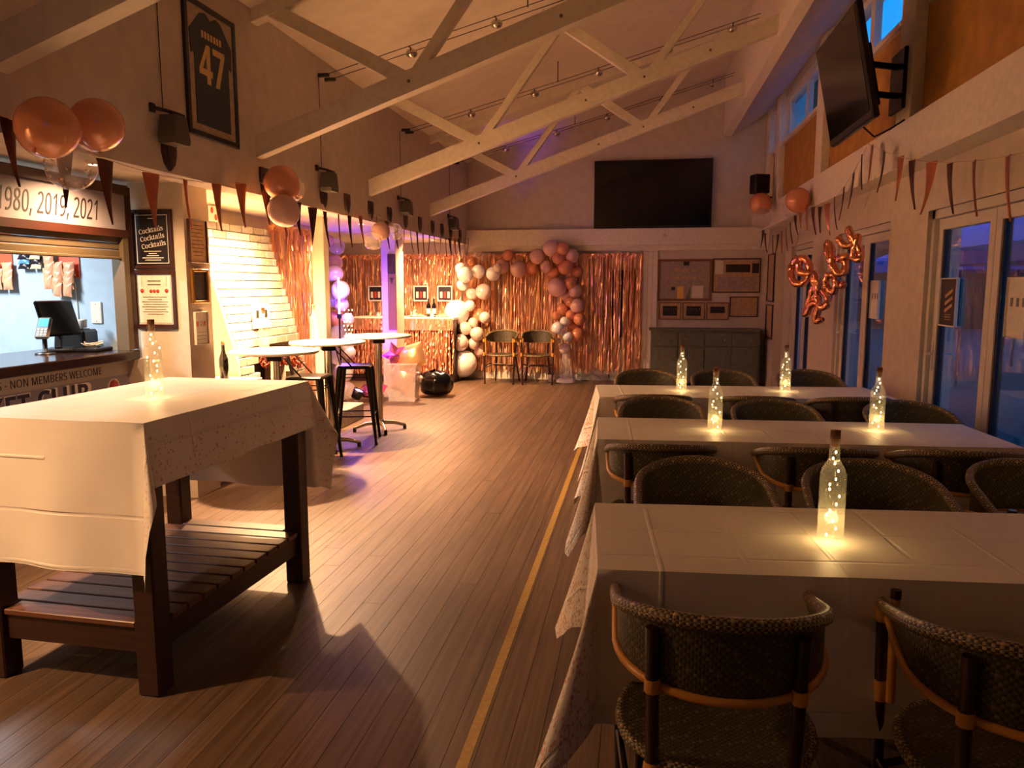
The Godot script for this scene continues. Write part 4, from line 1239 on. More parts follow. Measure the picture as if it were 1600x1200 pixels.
	for i in 2:
		var o = thing("drinks_bottle", "dark drinks bottle standing on the buffet table", "bottle", Vector3(-3.28 + i * 0.09, 1.02, -11.78), 0.0, "bottles on the buffet table")
		part(MB.new().lathe([Vector2(0.001, 0), Vector2(0.034, 0), Vector2(0.034, 0.17), Vector2(0.014, 0.22), Vector2(0.013, 0.29), Vector2(0.001, 0.291)], 16), "glass", M.black_gloss, o)
		part(MB.new().lathe([Vector2(0.0348, 0.05), Vector2(0.0348, 0.13)], 16), "label_band", M.paper, o)
	for i in 2:
		var o = thing("serving_plate", "white plate of snacks on the buffet table's end", "plate", Vector3(-3.05 - i * 0.45, 1.02, -11.72 - i * 0.1), 0.0, "plates on the buffet table")
		part(MB.new().lathe([Vector2(0.001, 0.004), Vector2(0.08, 0.004), Vector2(0.13, 0.02), Vector2(0.131, 0.024), Vector2(0.08, 0.009), Vector2(0.001, 0.008)], 22), "plate", M.white_print, o)
		var fm := MB.new()
		for j in 16: fm.ball(Vector3(R(-0.07, 0.07), 0.02 + R(0, 0.02), R(-0.07, 0.07)), Vector3(0.022, 0.014, 0.02), 8, 5)
		part(fm, "snacks", M.old_paper, o).set_meta("kind", "stuff")
	var pn := ["white bordered photo print on the foil at the balloon column's side", "white bordered photo print pinned to the foil beside the broad purple post", "white bordered photo print pinned to the foil next to the balloon arch"]
	for i in 3:
		var p = picture("photo_print", pn[i], "photo", Vector3([-4.28, -3.51, -3.11][i], 1.38, -12.165), 0.25, 0.25, 0.02, M.white_print, M.photo_dark, 0.0, "photo prints on the foil curtain")
		for j in 3: print_box(p, M.paper if j != 1 else M.red_print, -0.06 + j * 0.06, -0.02, 0.04, 0.1, "figure")

func build_lamps():
	# recessed downlights in the low ceiling, each with its own light
	var warm := Color(1.0, 0.775, 0.56)
	var list := [[Vector3(-3.14, 2.2, -4.13), 0.38, "recessed downlight above the end of the bar counter"], [Vector3(-3.15, 2.2, -4.95), 0.2, "recessed downlight above the framed posters"], [Vector3(-3.07, 2.2, -6.08), 2.7, "recessed downlight in front of the brick fireplace"], [Vector3(-3.22, 2.2, -6.68), 0.35, "recessed downlight close over the brick fireplace"], [Vector3(-3.14, 2.2, -8.5), 0.8, "recessed downlight beside the balloon column"], [Vector3(-3.02, 2.2, -10.6), 1.7, "recessed downlight in front of the buffet table"], [Vector3(-3.14, 2.2, -11.6), 0.2, "recessed downlight right above the buffet table"], [Vector3(-3.14, 2.2, -1.45), 0.62, "recessed downlight above the near end of the bar"]]
	for a in list:
		var o = thing("downlight", a[2], "ceiling light", a[0], 0.0, "recessed downlights in the low ceiling")
		part(MB.new().lathe([Vector2(0.034, -0.0005), Vector2(0.048, -0.004), Vector2(0.05, -0.001), Vector2(0.05, 0.0005)], 20), "bezel", M.gloss_white, o)
		part(MB.new().lathe([Vector2(0.034, -0.002), Vector2(0.0005, -0.003)], 20), "glowing_lens", M.downlight_glow, o)
		var l = spot(a[0] + Vector3(0, -0.012, 0), a[0] + Vector3(0, -1, 0), warm, 9.0 * a[1], 78.0, 0.035)
		l.spot_angle_attenuation = 0.9
	# strip light over the bar servery, out of sight behind the shutter
	var o = thing("bar_strip_light", "white strip light inside the bar above the servery", "ceiling light", Vector3(-4.55, 2.17, -3.7))
	part(MB.new().cbox(Vector3(0, 0.01, 0), Vector3(0.12, 0.04, 1.2), 0.008), "housing", M.gloss_white, o)
	part(MB.new().box(Vector3(0, -0.014, 0), Vector3(0.09, 0.008, 1.14)), "tube", M.downlight_glow, o)
	var al := AreaLight3D.new()
	al.area_size = Vector2(0.09, 1.1)
	al.light_color = Color(0.93, 0.96, 1.0)
	al.light_energy = 5.5
	al.area_range = 20
	al.shadow_enabled = true
	add_child(al)
	al.look_at_from_position(Vector3(-4.55, 2.14, -3.7), Vector3(-4.55, 1.0, -3.7), Vector3(0, 0, 1))
	# colour-changing tube in the balloon column
	var t = thing("light_tube", "upright glowing purple light tube inside the balloon column", "light tube", Vector3(-3.76, 1.15, -9.3))
	part(MB.new().tube([Vector3(0, 0, 0), Vector3(0, 0.46, 0)], 0.012, 10), "glowing_tube", M.tube_glow, t)
	part(MB.new().cbox(Vector3(0, -0.03, 0), Vector3(0.05, 0.06, 0.05), 0.008), "base", M.black_plastic, t)
	part(MB.new().tube([Vector3(0, -0.06, 0), Vector3(0, -0.97, 0.0)], 0.012, 8), "stand", M.black_metal, t)
	part(MB.new().lathe([Vector2(0.07, -1.15), Vector2(0.07, -1.13), Vector2(0.02, -1.11), Vector2(0.012, -0.95)], 18), "foot", M.black_metal, t)
	omni(Vector3(-3.72, 1.38, -9.26), Color(0.42, 0.25, 1.0), 0.5, 0.1)
	var up = thing("uplighter", "small black floor uplighter casting purple light on the broad post", "uplighter", Vector3(-3.60, 0, -9.3))
	var ub := Basis(Vector3(0, 0, 1), -0.45)
	part(MB.new().lathe([Vector2(0.001, 0.06), Vector2(0.06, 0.06), Vector2(0.07, 0.18), Vector2(0.066, 0.18), Vector2(0.058, 0.165)], 16, Transform3D(ub, Vector3(0, 0.02, 0))), "can", M.black_plastic, up)
	part(MB.new().lathe([Vector2(0.058, 0.165), Vector2(0.001, 0.167)], 16, Transform3D(ub, Vector3(0, 0.02, 0))), "glowing_lens", M.tube_glow, up)
	part(MB.new().cbox(Vector3(0, 0.012, 0), Vector3(0.12, 0.024, 0.1), 0.005), "foot", M.black_plastic, up)
	spot(Vector3(-3.53, 0.22, -9.3), Vector3(-3.33, 1.1, -9.88), Color(0.36, 0.10, 1.0), 5.5, 20.0, 0.05)

func build_tall_table():
	var S := 1.24 + 1.3
	var c := Vector3(-2.06, 0, -3.02)
	var turn := -0.045
	# long side runs down the hall: local x along the room's depth
	var o = thing("tall_table", "tall dark-stained timber table with a slatted lower shelf under a party cloth", "table", c, turn)
	var hx := 0.385
	var hz := 0.605
	for sx in [-1, 1]:
		for sz in [-1, 1]:
			part(MB.new().cbox(Vector3(sx * (hx - 0.05), 0.49, sz * (hz - 0.05)), Vector3(0.09, 0.98, 0.09), 0.006), "leg", M.dark_wood, o)
	part(MB.new().cbox(Vector3(0, 1.0, 0), Vector3(hx * 2, 0.045, hz * 2), 0.006), "top", M.dark_wood, o)
	for s in [-1, 1]:
		part(MB.new().cbox(Vector3(s * (hx - 0.045), 0.92, 0), Vector3(0.03, 0.11, hz * 2 - 0.18), 0.004), "apron", M.dark_wood, o)
		part(MB.new().cbox(Vector3(0, 0.92, s * (hz - 0.045)), Vector3(hx * 2 - 0.18, 0.11, 0.03), 0.004), "apron", M.dark_wood, o)
		part(MB.new().cbox(Vector3(s * (hx - 0.045), 0.205, 0), Vector3(0.035, 0.10, hz * 2 - 0.18), 0.004), "shelf_rail", M.dark_wood, o)
		part(MB.new().cbox(Vector3(0, 0.205, s * (hz - 0.045)), Vector3(hx * 2 - 0.18, 0.10, 0.035), 0.004), "shelf_rail", M.dark_wood, o)
	var n := 12
	var pitch := (hz * 2 - 0.02) / n
	for i in n:
		var z := -hz + 0.01 + pitch * (i + 0.5)
		var inset: float = 0.10 if i == 0 or i == n - 1 else 0.012
		part(MB.new().cbox(Vector3(0, 0.266, z), Vector3(hx * 2 - inset * 2, 0.022, pitch - 0.012), 0.003), "shelf_slat", M.slat_wood_lit, o)
	cloth_material("cloth_tall", 0.78, S, 91)
	# drops: front, right, back, left
	solo(drape(0.79, 1.235, 1.026, [0.54, 0.23, 0.56, 0.3], S, 1.3, [0.32, 0.36, 0.15, 0.15]), "tablecloth", M.cloth_tall, "white party tablecloth with rose dots on the tall timber table", "tablecloth", c, Basis(Vector3.UP, turn), "dotted party tablecloths")
	make_bottle("clear fairy-light bottle alone on the tall cloth-covered table", "fairy-light bottles", Vector3(-2.03, 1.028, -2.95), 1.0, 0.4)

func build_round_tables():
	var spots := [[Vector3(-2.83, 0, -5.65), "white topped round bar table in front of the fireplace"], [Vector3(-2.81, 0, -6.65), "white topped round bar table between the two black bar stools"], [Vector3(-2.66, 0, -7.60), "white topped round bar table beside the purple-lit post"]]
	var t0 = null
	for a in spots:
		if t0 == null:
			t0 = thing("round_table", a[1], "table", a[0], 0.3, "round bar tables")
			part(MB.new().lathe([Vector2(0.001, 0.975), Vector2(0.335, 0.975), Vector2(0.342, 0.981), Vector2(0.342, 0.994), Vector2(0.336, 1.0), Vector2(0.001, 1.0)], 48), "table_top", M.table_white, t0)
			part(MB.new().cbox(Vector3(0, 0.945, 0), Vector3(0.12, 0.06, 0.12), 0.008), "tilt_hub", M.black_metal, t0)
			part(MB.new().lathe([Vector2(0.036, 0.09), Vector2(0.036, 0.92)], 20), "column", M.chrome, t0)
			part(MB.new().lathe([Vector2(0.038, 0.06), Vector2(0.06, 0.07), Vector2(0.05, 0.1), Vector2(0.037, 0.12)], 20), "collar", M.chrome, t0)
			for i in 4:
				var d := Vector3(cos(i * PI / 2), 0, sin(i * PI / 2))
				var ft = part(MB.new().tube([d * 0.03 + Vector3(0, 0.085, 0), d * 0.15 + Vector3(0, 0.075, 0), d * 0.27 + Vector3(0, 0.04, 0)], [0.022, 0.02, 0.016], 10), "foot", M.chrome, t0)
				part(MB.new().lathe([Vector2(0.018, 0.0), Vector2(0.018, 0.03), Vector2(0.014, 0.045)], 10, Transform3D(Basis.IDENTITY, d * 0.265)), "glide", M.black_plastic, ft)
		else: copy(t0, a[0], 0.55, a[1])
	make_bottle("fairy-light bottle on the round table in front of the fireplace", "fairy-light bottles", Vector3(-2.93, 1.0, -5.68), 0.6)
	make_bottle("fairy-light bottle on the middle round bar table", "fairy-light bottles", Vector3(-2.95, 1.0, -6.68), 0.6)
	# black metal bar stools
	var s0 = thing("bar_stool", "black metal bar stool standing between the round tables", "stool", Vector3(-2.69, 0, -7.02), 0.25, "black bar stools")
	part(MB.new().cbox(Vector3(0, 0.735, 0), Vector3(0.31, 0.03, 0.31), 0.012), "seat", M.black_metal, s0)
	part(MB.new().lathe([Vector2(0.001, 0.752), Vector2(0.018, 0.7515)], 12), "seat_hole", M.black_plastic, s0)
	for sx in [-1, 1]:
		for sz in [-1, 1]:
			var a := Vector3(sx * 0.13, 0.725, sz * 0.13)
			var b := Vector3(sx * 0.2, 0.01, sz * 0.2)
			var lg = part(MB.new().tube([a, b], [0.034, 0.013], 6), "leg", M.black_metal, s0)
			part(MB.new().lathe([Vector2(0.016, 0), Vector2(0.016, 0.02)], 8, Transform3D(Basis.IDENTITY, b - Vector3(0, 0.01, 0))), "rubber_foot", M.black_plastic, lg)
	for i in 4:
		var d := Basis(Vector3.UP, i * PI / 2)
		part(MB.new().tube([d * Vector3(-0.175, 0.27, 0.175), d * Vector3(0.175, 0.27, 0.175)], 0.007, 6), "footrest", M.black_metal, s0)
		part(MB.new().tube([d * Vector3(-0.14, 0.64, 0.14), d * Vector3(0.14, 0.64, 0.14)], 0.005, 6), "brace", M.black_metal, s0)
	part(MB.new().bar(Vector3(-0.14, 0.74, 0.0), Vector3(-0.185, 0.93, 0.0), 0.07, 0.008, Vector3(1, 0, 0)), "back_post", M.black_metal, s0)
	part(MB.new().tube([Vector3(-0.18, 0.92, 0.14), Vector3(-0.205, 0.935, 0), Vector3(-0.18, 0.92, -0.14)], 0.012, 8), "back_rail", M.black_metal, s0)
	for s in [-1, 1]: part(MB.new().tube([Vector3(-0.18, 0.92, s * 0.14), Vector3(-0.02, 0.745, s * 0.14)], 0.007, 6), "back_stay", M.black_metal, s0)
	copy(s0, Vector3(-2.76, 0, -6.12), 0.1, "black metal bar stool standing before the nearest round table's far side")

func build_long_tables():
	var L := 1.98
	var D := 0.64
	var S := L + 1.1
	cloth_material("cloth_long", L, S, 92)
	var tabs := [[Vector3(0.87, 0, -2.37), 0.07, "farthest from the cabinet"], [Vector3(0.78, 0, -4.12), 0.05, "in the middle row"], [Vector3(0.70, 0, -5.63), 0.095, "closest to the cabinet"]]
	var t0 = null
	for k in 3:
		var a: Array = tabs[k]
		var lab: String = "long folding table under a white cloth " + a[2]
		if t0 == null:
			t0 = thing("long_table", lab, "table", a[0], a[1], "long tables in rows")
			part(MB.new().cbox(Vector3(0, 0.73, 0), Vector3(L - 0.01, 0.03, D - 0.01), 0.006), "table_top", M.dark_wood, t0)
			for sx in [-1, 1]:
				for sz in [-1, 1]: part(MB.new().cbox(Vector3(sx * (L / 2 - 0.14), 0.36, sz * (D / 2 - 0.10)), Vector3(0.05, 0.715, 0.05), 0.006), "leg", M.dark_wood, t0)
				part(MB.new().cbox(Vector3(sx * (L / 2 - 0.14), 0.66, 0), Vector3(0.04, 0.06, D - 0.28), 0.005), "cross_rail", M.dark_wood, t0)
		else: copy(t0, a[0], a[1], lab)
		solo(drape(L, D, 0.75, [0.42, 0.25, 0.40, 0.46], S, 2.0 + k * 1.7, [0.1, 0.1, 0.28, 0.30]), "tablecloth", M.cloth_long, "white dotted tablecloth on the long table " + a[2], "tablecloth", a[0], Basis(Vector3.UP, a[1]), "dotted party tablecloths")
	var gl := "fairy-light bottles"
	make_bottle("fairy-light bottle mid-table on the long table farthest from the cabinet", gl, Vector3(0.57, 0.752, -2.32), 1.5)
	make_bottle("fairy-light bottle at the glazed-door end of the long table farthest from the cabinet", gl, Vector3(1.52, 0.752, -2.42), 1.5, 1.0)
	make_bottle("glowing fairy-light bottle on the middle long table, toward the open floor", gl, Vector3(0.40, 0.752, -4.07), 1.3, 2.0)
	make_bottle("glowing fairy-light bottle on the middle long table, toward the glazed doors", gl, Vector3(1.23, 0.752, -4.20), 1.3, 3.0)
	make_bottle("fairy-light bottle on the long table closest to the cabinet, toward the open floor", gl, Vector3(0.31, 0.752, -5.62), 1.2, 4.0)
	make_bottle("fairy-light bottle on the long table closest to the cabinet, toward the glazed doors", gl, Vector3(1.04, 0.752, -5.70), 1.2, 5.0)
	# chairs: facing -z means the back is towards the camera side
	# each row: where the chairs stand, their facing, then place and turn from the open floor to the glazed doors
	var rows := [
		["near side of the long table farthest from the cabinet", 0.0, [[0.20, -1.83, 0.0], [0.85, -1.78, -0.12], [1.47, -1.86, 0.05]]],
		["far side of the long table farthest from the cabinet", PI, [[0.25, -2.86, 0.05], [0.87, -2.92, -0.03], [1.49, -3.02, 0.04]]],
		["near side of the middle long table", 0.0, [[0.11, -3.60, 0.04], [0.81, -3.63, 0.02], [1.42, -3.67, 0.0]]],
		["far side of the middle long table", PI, [[0.14, -4.58, 0.0], [0.80, -4.60, 0.05], [1.55, -4.64, 0.0]]],
		["near side of the long table closest to the cabinet", 0.0, [[0.10, -5.17, 0.06], [0.76, -5.20, 0.0], [1.36, -5.26, 0.05]]],
		["far side of the long table closest to the cabinet", PI, [[0.07, -6.18, 0.04], [0.67, -6.26, 0.06], [1.35, -6.36, 0.05]]],
		["before the balloon arch", PI, [[-2.09, -11.75, -0.1], [-1.54, -11.75, 0.1]]]]
	var c0 = null
	for r in rows:
		for k in r[2].size():
			var p: Array = r[2][k]
			var at := Vector3(p[0], 0, p[1])
			var lab: String = "rattan armchair, " + r[0] + ", " + ["open-floor end", "middle seat", "glazed-door end"][k]
			if p[1] < -8: lab = "rattan armchair before the balloon arch, on the " + ["buffet table's side", "dark door's side"][k]
			if c0 == null:
				c0 = make_chair(lab, "rattan armchairs at the long tables")
				c0.position = at
				c0.rotation.y = r[1] + p[2]
				c0.scale = Vector3(0.92, 1, 0.92)
			else: copy(c0, at, r[1] + p[2], lab, "rattan armchairs at the long tables" if p[1] > -8 else "rattan armchairs by the balloon arch")

func build_party():
	var names := {"W": "white", "P": "pearly pink", "B": "matt blush pink", "R": "shiny rose gold", "C": "clear confetti"}
	var i := 0
	for b in ARCH:
		i += 1
		var lab: String = names[b[4]] + " balloon in the arch over the foil curtain"
		if b[3] > 0.2: lab = "giant white balloon " + ("resting on the floor at the foot of the arch" if b[1] < 0.5 else "halfway up the buffet side of the arch")
		elif b[3] < 0.05: lab = "tiny pearly pink balloon on the arch's door-side leg"
		elif b[3] > 0.14: lab = "largest matt blush balloon on the arch's door-side leg"
		balloon(Vector3(b[0], b[1], b[2]), b[3], b[4], lab, "balloons in the arch", 300 + i)
	for b in GARLAND:
		i += 1
		balloon(Vector3(b[0], b[1], b[2]), b[3], b[4], names[b[4]] + " balloon in the column lit blue and purple", "balloons in the purple-lit column", 300 + i)
	var loose := [[-2.55, 2.18, -3.07, 0.130, "R", "rose gold balloon in the cluster above the bar sign"], [-2.53, 2.25, -3.36, 0.120, "R", "rose gold balloon in the cluster above the bar sign"], [-2.55, 2.04, -3.20, 0.109, "C", "clear confetti balloon in the cluster above the bar sign"],
		[-2.55, 2.23, -5.30, 0.126, "R", "rose gold balloon in the cluster above the fireplace"], [-2.50, 2.03, -5.21, 0.112, "B", "pale blush balloon in the cluster above the fireplace"], [-2.62, 2.23, -5.62, 0.094, "C", "clear balloon in the cluster above the fireplace"],
		[-2.60, 2.05, -7.58, 0.094, "B", "blush balloon in the small cluster above the round tables"], [-2.64, 1.95, -7.44, 0.092, "C", "clear confetti balloon in the small cluster above the round tables, hanging lowest"], [-2.66, 2.09, -8.2, 0.095, "C", "clear confetti balloon in the small cluster above the round tables, toward the arch"],
		[1.68, 2.43, -8.95, 0.133, "R", "rose gold balloon on the long beam above the glazed doors"], [1.68, 2.38, -9.22, 0.108, "C", "clear balloon on the long beam above the glazed doors"], [1.62, 2.63, -11.26, 0.150, "R", "rose gold balloon below the small wall speaker"], [1.62, 2.42, -11.05, 0.135, "C", "clear balloon below the small wall speaker"]]
	for b in loose:
		i += 1
		balloon(Vector3(b[0], b[1], b[2]), b[3], b[4], b[5], "balloon clusters on the walls", 300 + i)
	# stand at the foot of the arch
	var st = thing("arch_stand", "clear balloon arch stand with a white foot by the foil curtain", "stand", Vector3(-1.12, 0, -12.0))
	part(MB.new().lathe([Vector2(0.16, 0), Vector2(0.16, 0.03), Vector2(0.10, 0.06), Vector2(0.02, 0.07)], 22), "foot", M.white_print, st)
	part(MB.new().lathe([Vector2(0.014, 0.07), Vector2(0.014, 0.5)], 12), "pole", M.clear_box, st)
	part(MB.new().lathe([Vector2(0.1, 0.07), Vector2(0.085, 0.3), Vector2(0.06, 0.45)], 14), "sleeve", M.balloon_C, st)
	var wb = thing("small_tub", "small white tub with a black lid under the door-side armchair", "tub", Vector3(-1.36, 0, -12.0))
	part(MB.new().lathe([Vector2(0.001, 0), Vector2(0.045, 0), Vector2(0.05, 0.12)], 16), "tub", M.white_print, wb)
	part(MB.new().lathe([Vector2(0.052, 0.115), Vector2(0.052, 0.135), Vector2(0.001, 0.138)], 16), "lid", M.black_plastic, wb)
	# clear storage box of foil balloons
	var bx = thing("storage_box", "translucent plastic storage box holding foil balloons beside the purple post", "box", Vector3(-3.06, 0, -9.72), 0.12)
	var m := MB.new()
	for k in 4:
		var d := Basis(Vector3.UP, k * PI / 2)
		m.quad(d * Vector3(-0.17, 0.005, 0.17), d * Vector3(0.17, 0.005, 0.17), d * Vector3(0.205, 0.50, 0.205), d * Vector3(-0.205, 0.50, 0.205))
		m.quad(d * Vector3(0.166, 0.008, 0.166), d * Vector3(-0.166, 0.008, 0.166), d * Vector3(-0.201, 0.50, 0.201), d * Vector3(0.201, 0.50, 0.201))
	m.box(Vector3(0, 0.006, 0), Vector3(0.34, 0.008, 0.34))
	part(m, "tub", M.clear_box, bx)
	m = MB.new()
	for k in 4:
		var d := Basis(Vector3.UP, k * PI / 2)
		m.box(d * Vector3(0, 0.50, 0.208), Vector3(0.43, 0.02, 0.02), d)
	part(m, "rim", M.clear_box, bx)
	var pil := func(w, h, pinch):
		var q := MB.new()
		var a := []
		var b := []
		for j in 13:
			var f := j / 12.0 * 2 - 1
			var ra := []
			var rb := []
			for k in 13:
				var g := k / 12.0 * 2 - 1
				var puff: float = pow(max(0.0, 1 - g * g), 0.55) * pow(max(0.0, 1 - f * f), 0.55)
				var cr: float = 0.02 * sin(g * 14) * (1 - puff) + 0.02 * sin(f * 12)
				var p := Vector3(g * w * (1 - pinch * (1 - f * f)), -f * h * (1 - pinch * (1 - g * g)), 0)
				ra.append(p + Vector3(0, 0, (puff * 0.55 + cr * 0.5) * w))
				rb.append(Vector3(-p.x, p.y, -(puff * 0.55 + cr * 0.5) * w))
			a.append(ra)
			b.append(rb)
		q.sheet(a)
		q.sheet(b)
		return q.done()
	var pm: ArrayMesh = pil.call(0.19, 0.16, 0.0)
	solo(pm, "foil_balloon", M.gold_foil, "gold foil balloon lying on top of the storage box", "foil balloon", Vector3(-2.96, 0.58, -9.72), Basis(Vector3(0, 0, 1), 0.3) * Basis(Vector3.RIGHT, -0.3), "foil balloons in and round the storage box")
	solo(pm, "foil_balloon", M.rose_foil, "rose gold foil balloon inside the storage box", "foil balloon", Vector3(-3.07, 0.26, -9.72), Basis(Vector3(0, 0, 1), 1.2).scaled_local(Vector3(0.85, 0.8, 0.8)), "foil balloons in and round the storage box")
	solo(pm, "foil_balloon", M.pink_foil, "pink foil balloon on the floor behind the farthest round table", "foil balloon", Vector3(-3.42, 0.15, -9.5), Basis(Vector3.RIGHT, -1.2).scaled_local(Vector3(0.9, 0.9, 0.8)), "foil balloons in and round the storage box")
	var star := []
	for k in 10:
		var r := 0.19 if k % 2 == 0 else 0.10
		star.append(Vector2(cos(PI / 2 + TAU * k / 10) * r, sin(PI / 2 + TAU * k / 10) * r))
	var sb = MB.new()
	for k in 10:
		var a: Vector2 = star[k]
		var b: Vector2 = star[(k + 1) % 10]
		sb.tri(Vector3(0, 0, 0.07), Vector3(a.x, a.y, 0), Vector3(b.x, b.y, 0))
		sb.tri(Vector3(0, 0, -0.07), Vector3(b.x, b.y, 0), Vector3(a.x, a.y, 0))
	solo(sb, "star_balloon", M.pink_foil, "pink star foil balloon poking out of the storage box", "foil balloon", Vector3(-3.15, 0.60, -9.68), Basis(Vector3(0, 0, 1), 0.35) * Basis(Vector3.UP, 0.2))
	# black bag
	var bag = thing("bin_bag", "glossy black stuffed bin bag on the floor beside the storage box", "bag", Vector3(-2.74, 0, -10.18))
	rng.seed = 12
	var rows := []
	for j in 15:
		var t := j / 14.0
		var row := []
		for k in 29:
			var f := TAU * (k % 28) / 28.0
			var r := 0.225 * pow(max(0.0, 1 - pow(abs(t * 2 - 1), 3.2)), 0.45) * (1 + 0.045 * sin(f * 7 + t * 4) + 0.03 * sin(f * 13 - t * 9))
			row.append(Vector3(-r * cos(f), 0.345 * (1 - t) + 0.012 * sin(f * 5) * (1 - t), r * sin(f)))
		rows.append(row)
	part(MB.new().sheet(rows), "sack", M.black_gloss, bag)
	part(MB.new().lathe([Vector2(0.03, 0.325), Vector2(0.02, 0.35), Vector2(0.05, 0.39)], 9, Transform3D(Basis(Vector3(0, 0, 1), 0.4), Vector3(0.1, 0.0, 0))), "tied_neck", M.black_gloss, bag)
	balloon(Vector3(-2.93, 0.25, -10.02), 0.05, "P", "tiny pearly balloon lodged between the storage box and the bin bag", "", 5)
	# fairy lights hanging by the balloon column
	var fs = thing("fairy_string", "string of small fairy lights hanging beside the balloon column", "fairy lights", Vector3(-3.68, 1.2, -9.28))
	rng.seed = 31
	for k in 3:
		var pts := []
		for j in 9: pts.append(Vector3(0.04 * k + 0.02 * sin(j * 1.3 + k), -0.05 * j, 0.012 * cos(j * 1.1 + k)))
		part(MB.new().tube(pts, 0.0012, 4), "fairy_wire", M.wire, fs)
		for p in pts: part(bulb, "fairy_bulb", M.fairy_glow, fs, p, Basis.from_scale(Vector3.ONE * 2.0))

func build_left_fascia_things():
	# framed shirt
	var o = picture("framed_shirt", "dark framed sports shirt with a gold number 47 high on the left wall", "framed shirt", Vector3(-2.75, 2.84, -4.76), 0.60, 0.82, 0.035, M.black_frame, M.old_paper, PI / 2)
	part(MB.new().prism([Vector2(-0.20, -0.33), Vector2(0.20, -0.33), Vector2(0.20, 0.10), Vector2(0.235, 0.08), Vector2(0.245, 0.22), Vector2(0.12, 0.345), Vector2(0.06, 0.36), Vector2(0, 0.33), Vector2(-0.06, 0.36), Vector2(-0.12, 0.345), Vector2(-0.245, 0.22), Vector2(-0.235, 0.08), Vector2(-0.20, 0.10)], 0.0105, 0.016), "shirt", M.jersey, o)
	write(o, "47", 0.30, M.gold_print, Vector3(0, 0.045, 0.0172), Basis.from_scale(Vector3(0.95, 1.1, 1)))
	for i in 7: part(MB.new().box(Vector3(-0.105 + i * 0.035, 0.225, 0.0168), Vector3(0.022, 0.042, 0.0014)), "name_letter", M.gold_print, o)
	part(MB.new().box(Vector3(0, 0, 0.021), Vector3(0.53, 0.75, 0.002)), "glazing", M.window_glass, o)
	# wooden shields
	var s0 = null
	var zs := [-4.25, -5.42, -6.5, -7.05, -7.7, -8.3, -8.9, -9.5, -10.1, -10.6, -11.1, -11.7]
	for z in zs:
		var at := Vector3(-2.75, 2.27, z)
		var lab := "dark wooden shield plaque in the row along the left wall above the bunting"
		if z > -4.3: lab = "dark wooden shield plaque on its own below the framed shirt's lamp box"
		if s0 == null:
			s0 = thing("wooden_shield", lab, "plaque", at, PI / 2, "wooden shields on the left wall")
			part(MB.new().prism([Vector2(-0.065, 0.09), Vector2(0.065, 0.09), Vector2(0.065, 0.0), Vector2(0.045, -0.06), Vector2(0, -0.10), Vector2(-0.045, -0.06), Vector2(-0.065, 0.0)], 0, 0.018), "shield", M.shield, s0)
			part(MB.new().prism([Vector2(-0.035, 0.05), Vector2(0.035, 0.05), Vector2(0.03, -0.02), Vector2(0, -0.055), Vector2(-0.03, -0.02)], 0.018, 0.022), "crest", M.brown_frame, s0)
		else: copy(s0, at, PI / 2, lab)
	# lamp transformer boxes below the cable ends
	var l0 = null
	var lz := [-4.2, -6.46, -8.72, -11.05]
	var ln := ["next to the framed shirt", "just beyond the framed shirt's truss", "beyond the truss over the round bar tables", "by the end wall"]
	for k in 4:
		var at := Vector3(-2.75, 2.40, lz[k])
		if l0 == null:
			l0 = thing("lamp_box", "grey hanging lamp box on the left wall " + ln[k], "lamp box", at, PI / 2, "lamp boxes on the left wall")
			part(MB.new().prism([Vector2(-0.075, -0.09), Vector2(0.075, -0.09), Vector2(0.085, -0.06), Vector2(0.055, 0.07), Vector2(-0.055, 0.07), Vector2(-0.085, -0.06)], 0.03, 0.13), "housing", M.lamp_grey, l0)
			part(MB.new().tube([Vector3(-0.09, 0.10, 0.02), Vector3(-0.03, 0.095, 0.06), Vector3(0.05, 0.09, 0.08), Vector3(0.09, 0.085, 0.09)], 0.011, 6), "bracket", M.wire, l0)
			part(MB.new().tube([Vector3(0.0, 0.06, 0.07), Vector3(0.0, 0.1, 0.07)], 0.012, 6), "stem", M.wire, l0)
			part(MB.new().cbox(Vector3(-0.09, 0.10, 0.01), Vector3(0.04, 0.05, 0.02), 0.004), "wall_plate", M.wire, l0)
			part(MB.new().tube([Vector3(0.01, 0.1, 0.01), Vector3(0.01, 0.86, 0.008)], 0.003, 5), "flex", M.wire, l0)
		else: copy(l0, at, PI / 2, "grey hanging lamp box on the left wall " + ln[k])
	# bunting along the low edge
	var sag := func(a: Vector3, b: Vector3, d: float, n: int):
		var p := []
		for i in n + 1:
			var f := i / float(n)
			p.append(a.lerp(b, f) - Vector3(0, d * 4 * f * (1 - f), 0))
		return p
	var A := Vector3(-2.70, 2.24, -2.9)
	var pts: Array = sag.call(A, Vector3(-2.70, 2.23, -5.2), 0.11, 10)
	bunting("rose gold and bronze flag bunting over the bar servery", pts, 0.345, 0.30, ["flag_rose", "flag_dark", "flag_dark"], 41, Vector3.RIGHT)
	bunting("bronze flag bunting sagging above the fireplace and round tables", sag.call(Vector3(-2.70, 2.24, -5.25), Vector3(-2.70, 2.22, -7.6), 0.09, 10), 0.30, 0.29, ["flag_rose", "flag_dark", "flag_dark"], 42, Vector3.RIGHT)
	bunting("dark flag bunting running on to the end wall above the storage box", sag.call(Vector3(-2.70, 2.22, -7.65), Vector3(-2.70, 2.26, -12.1), 0.08, 14), 0.30, 0.28, ["flag_dark", "flag_dark", "flag_rose"], 43, Vector3.RIGHT)

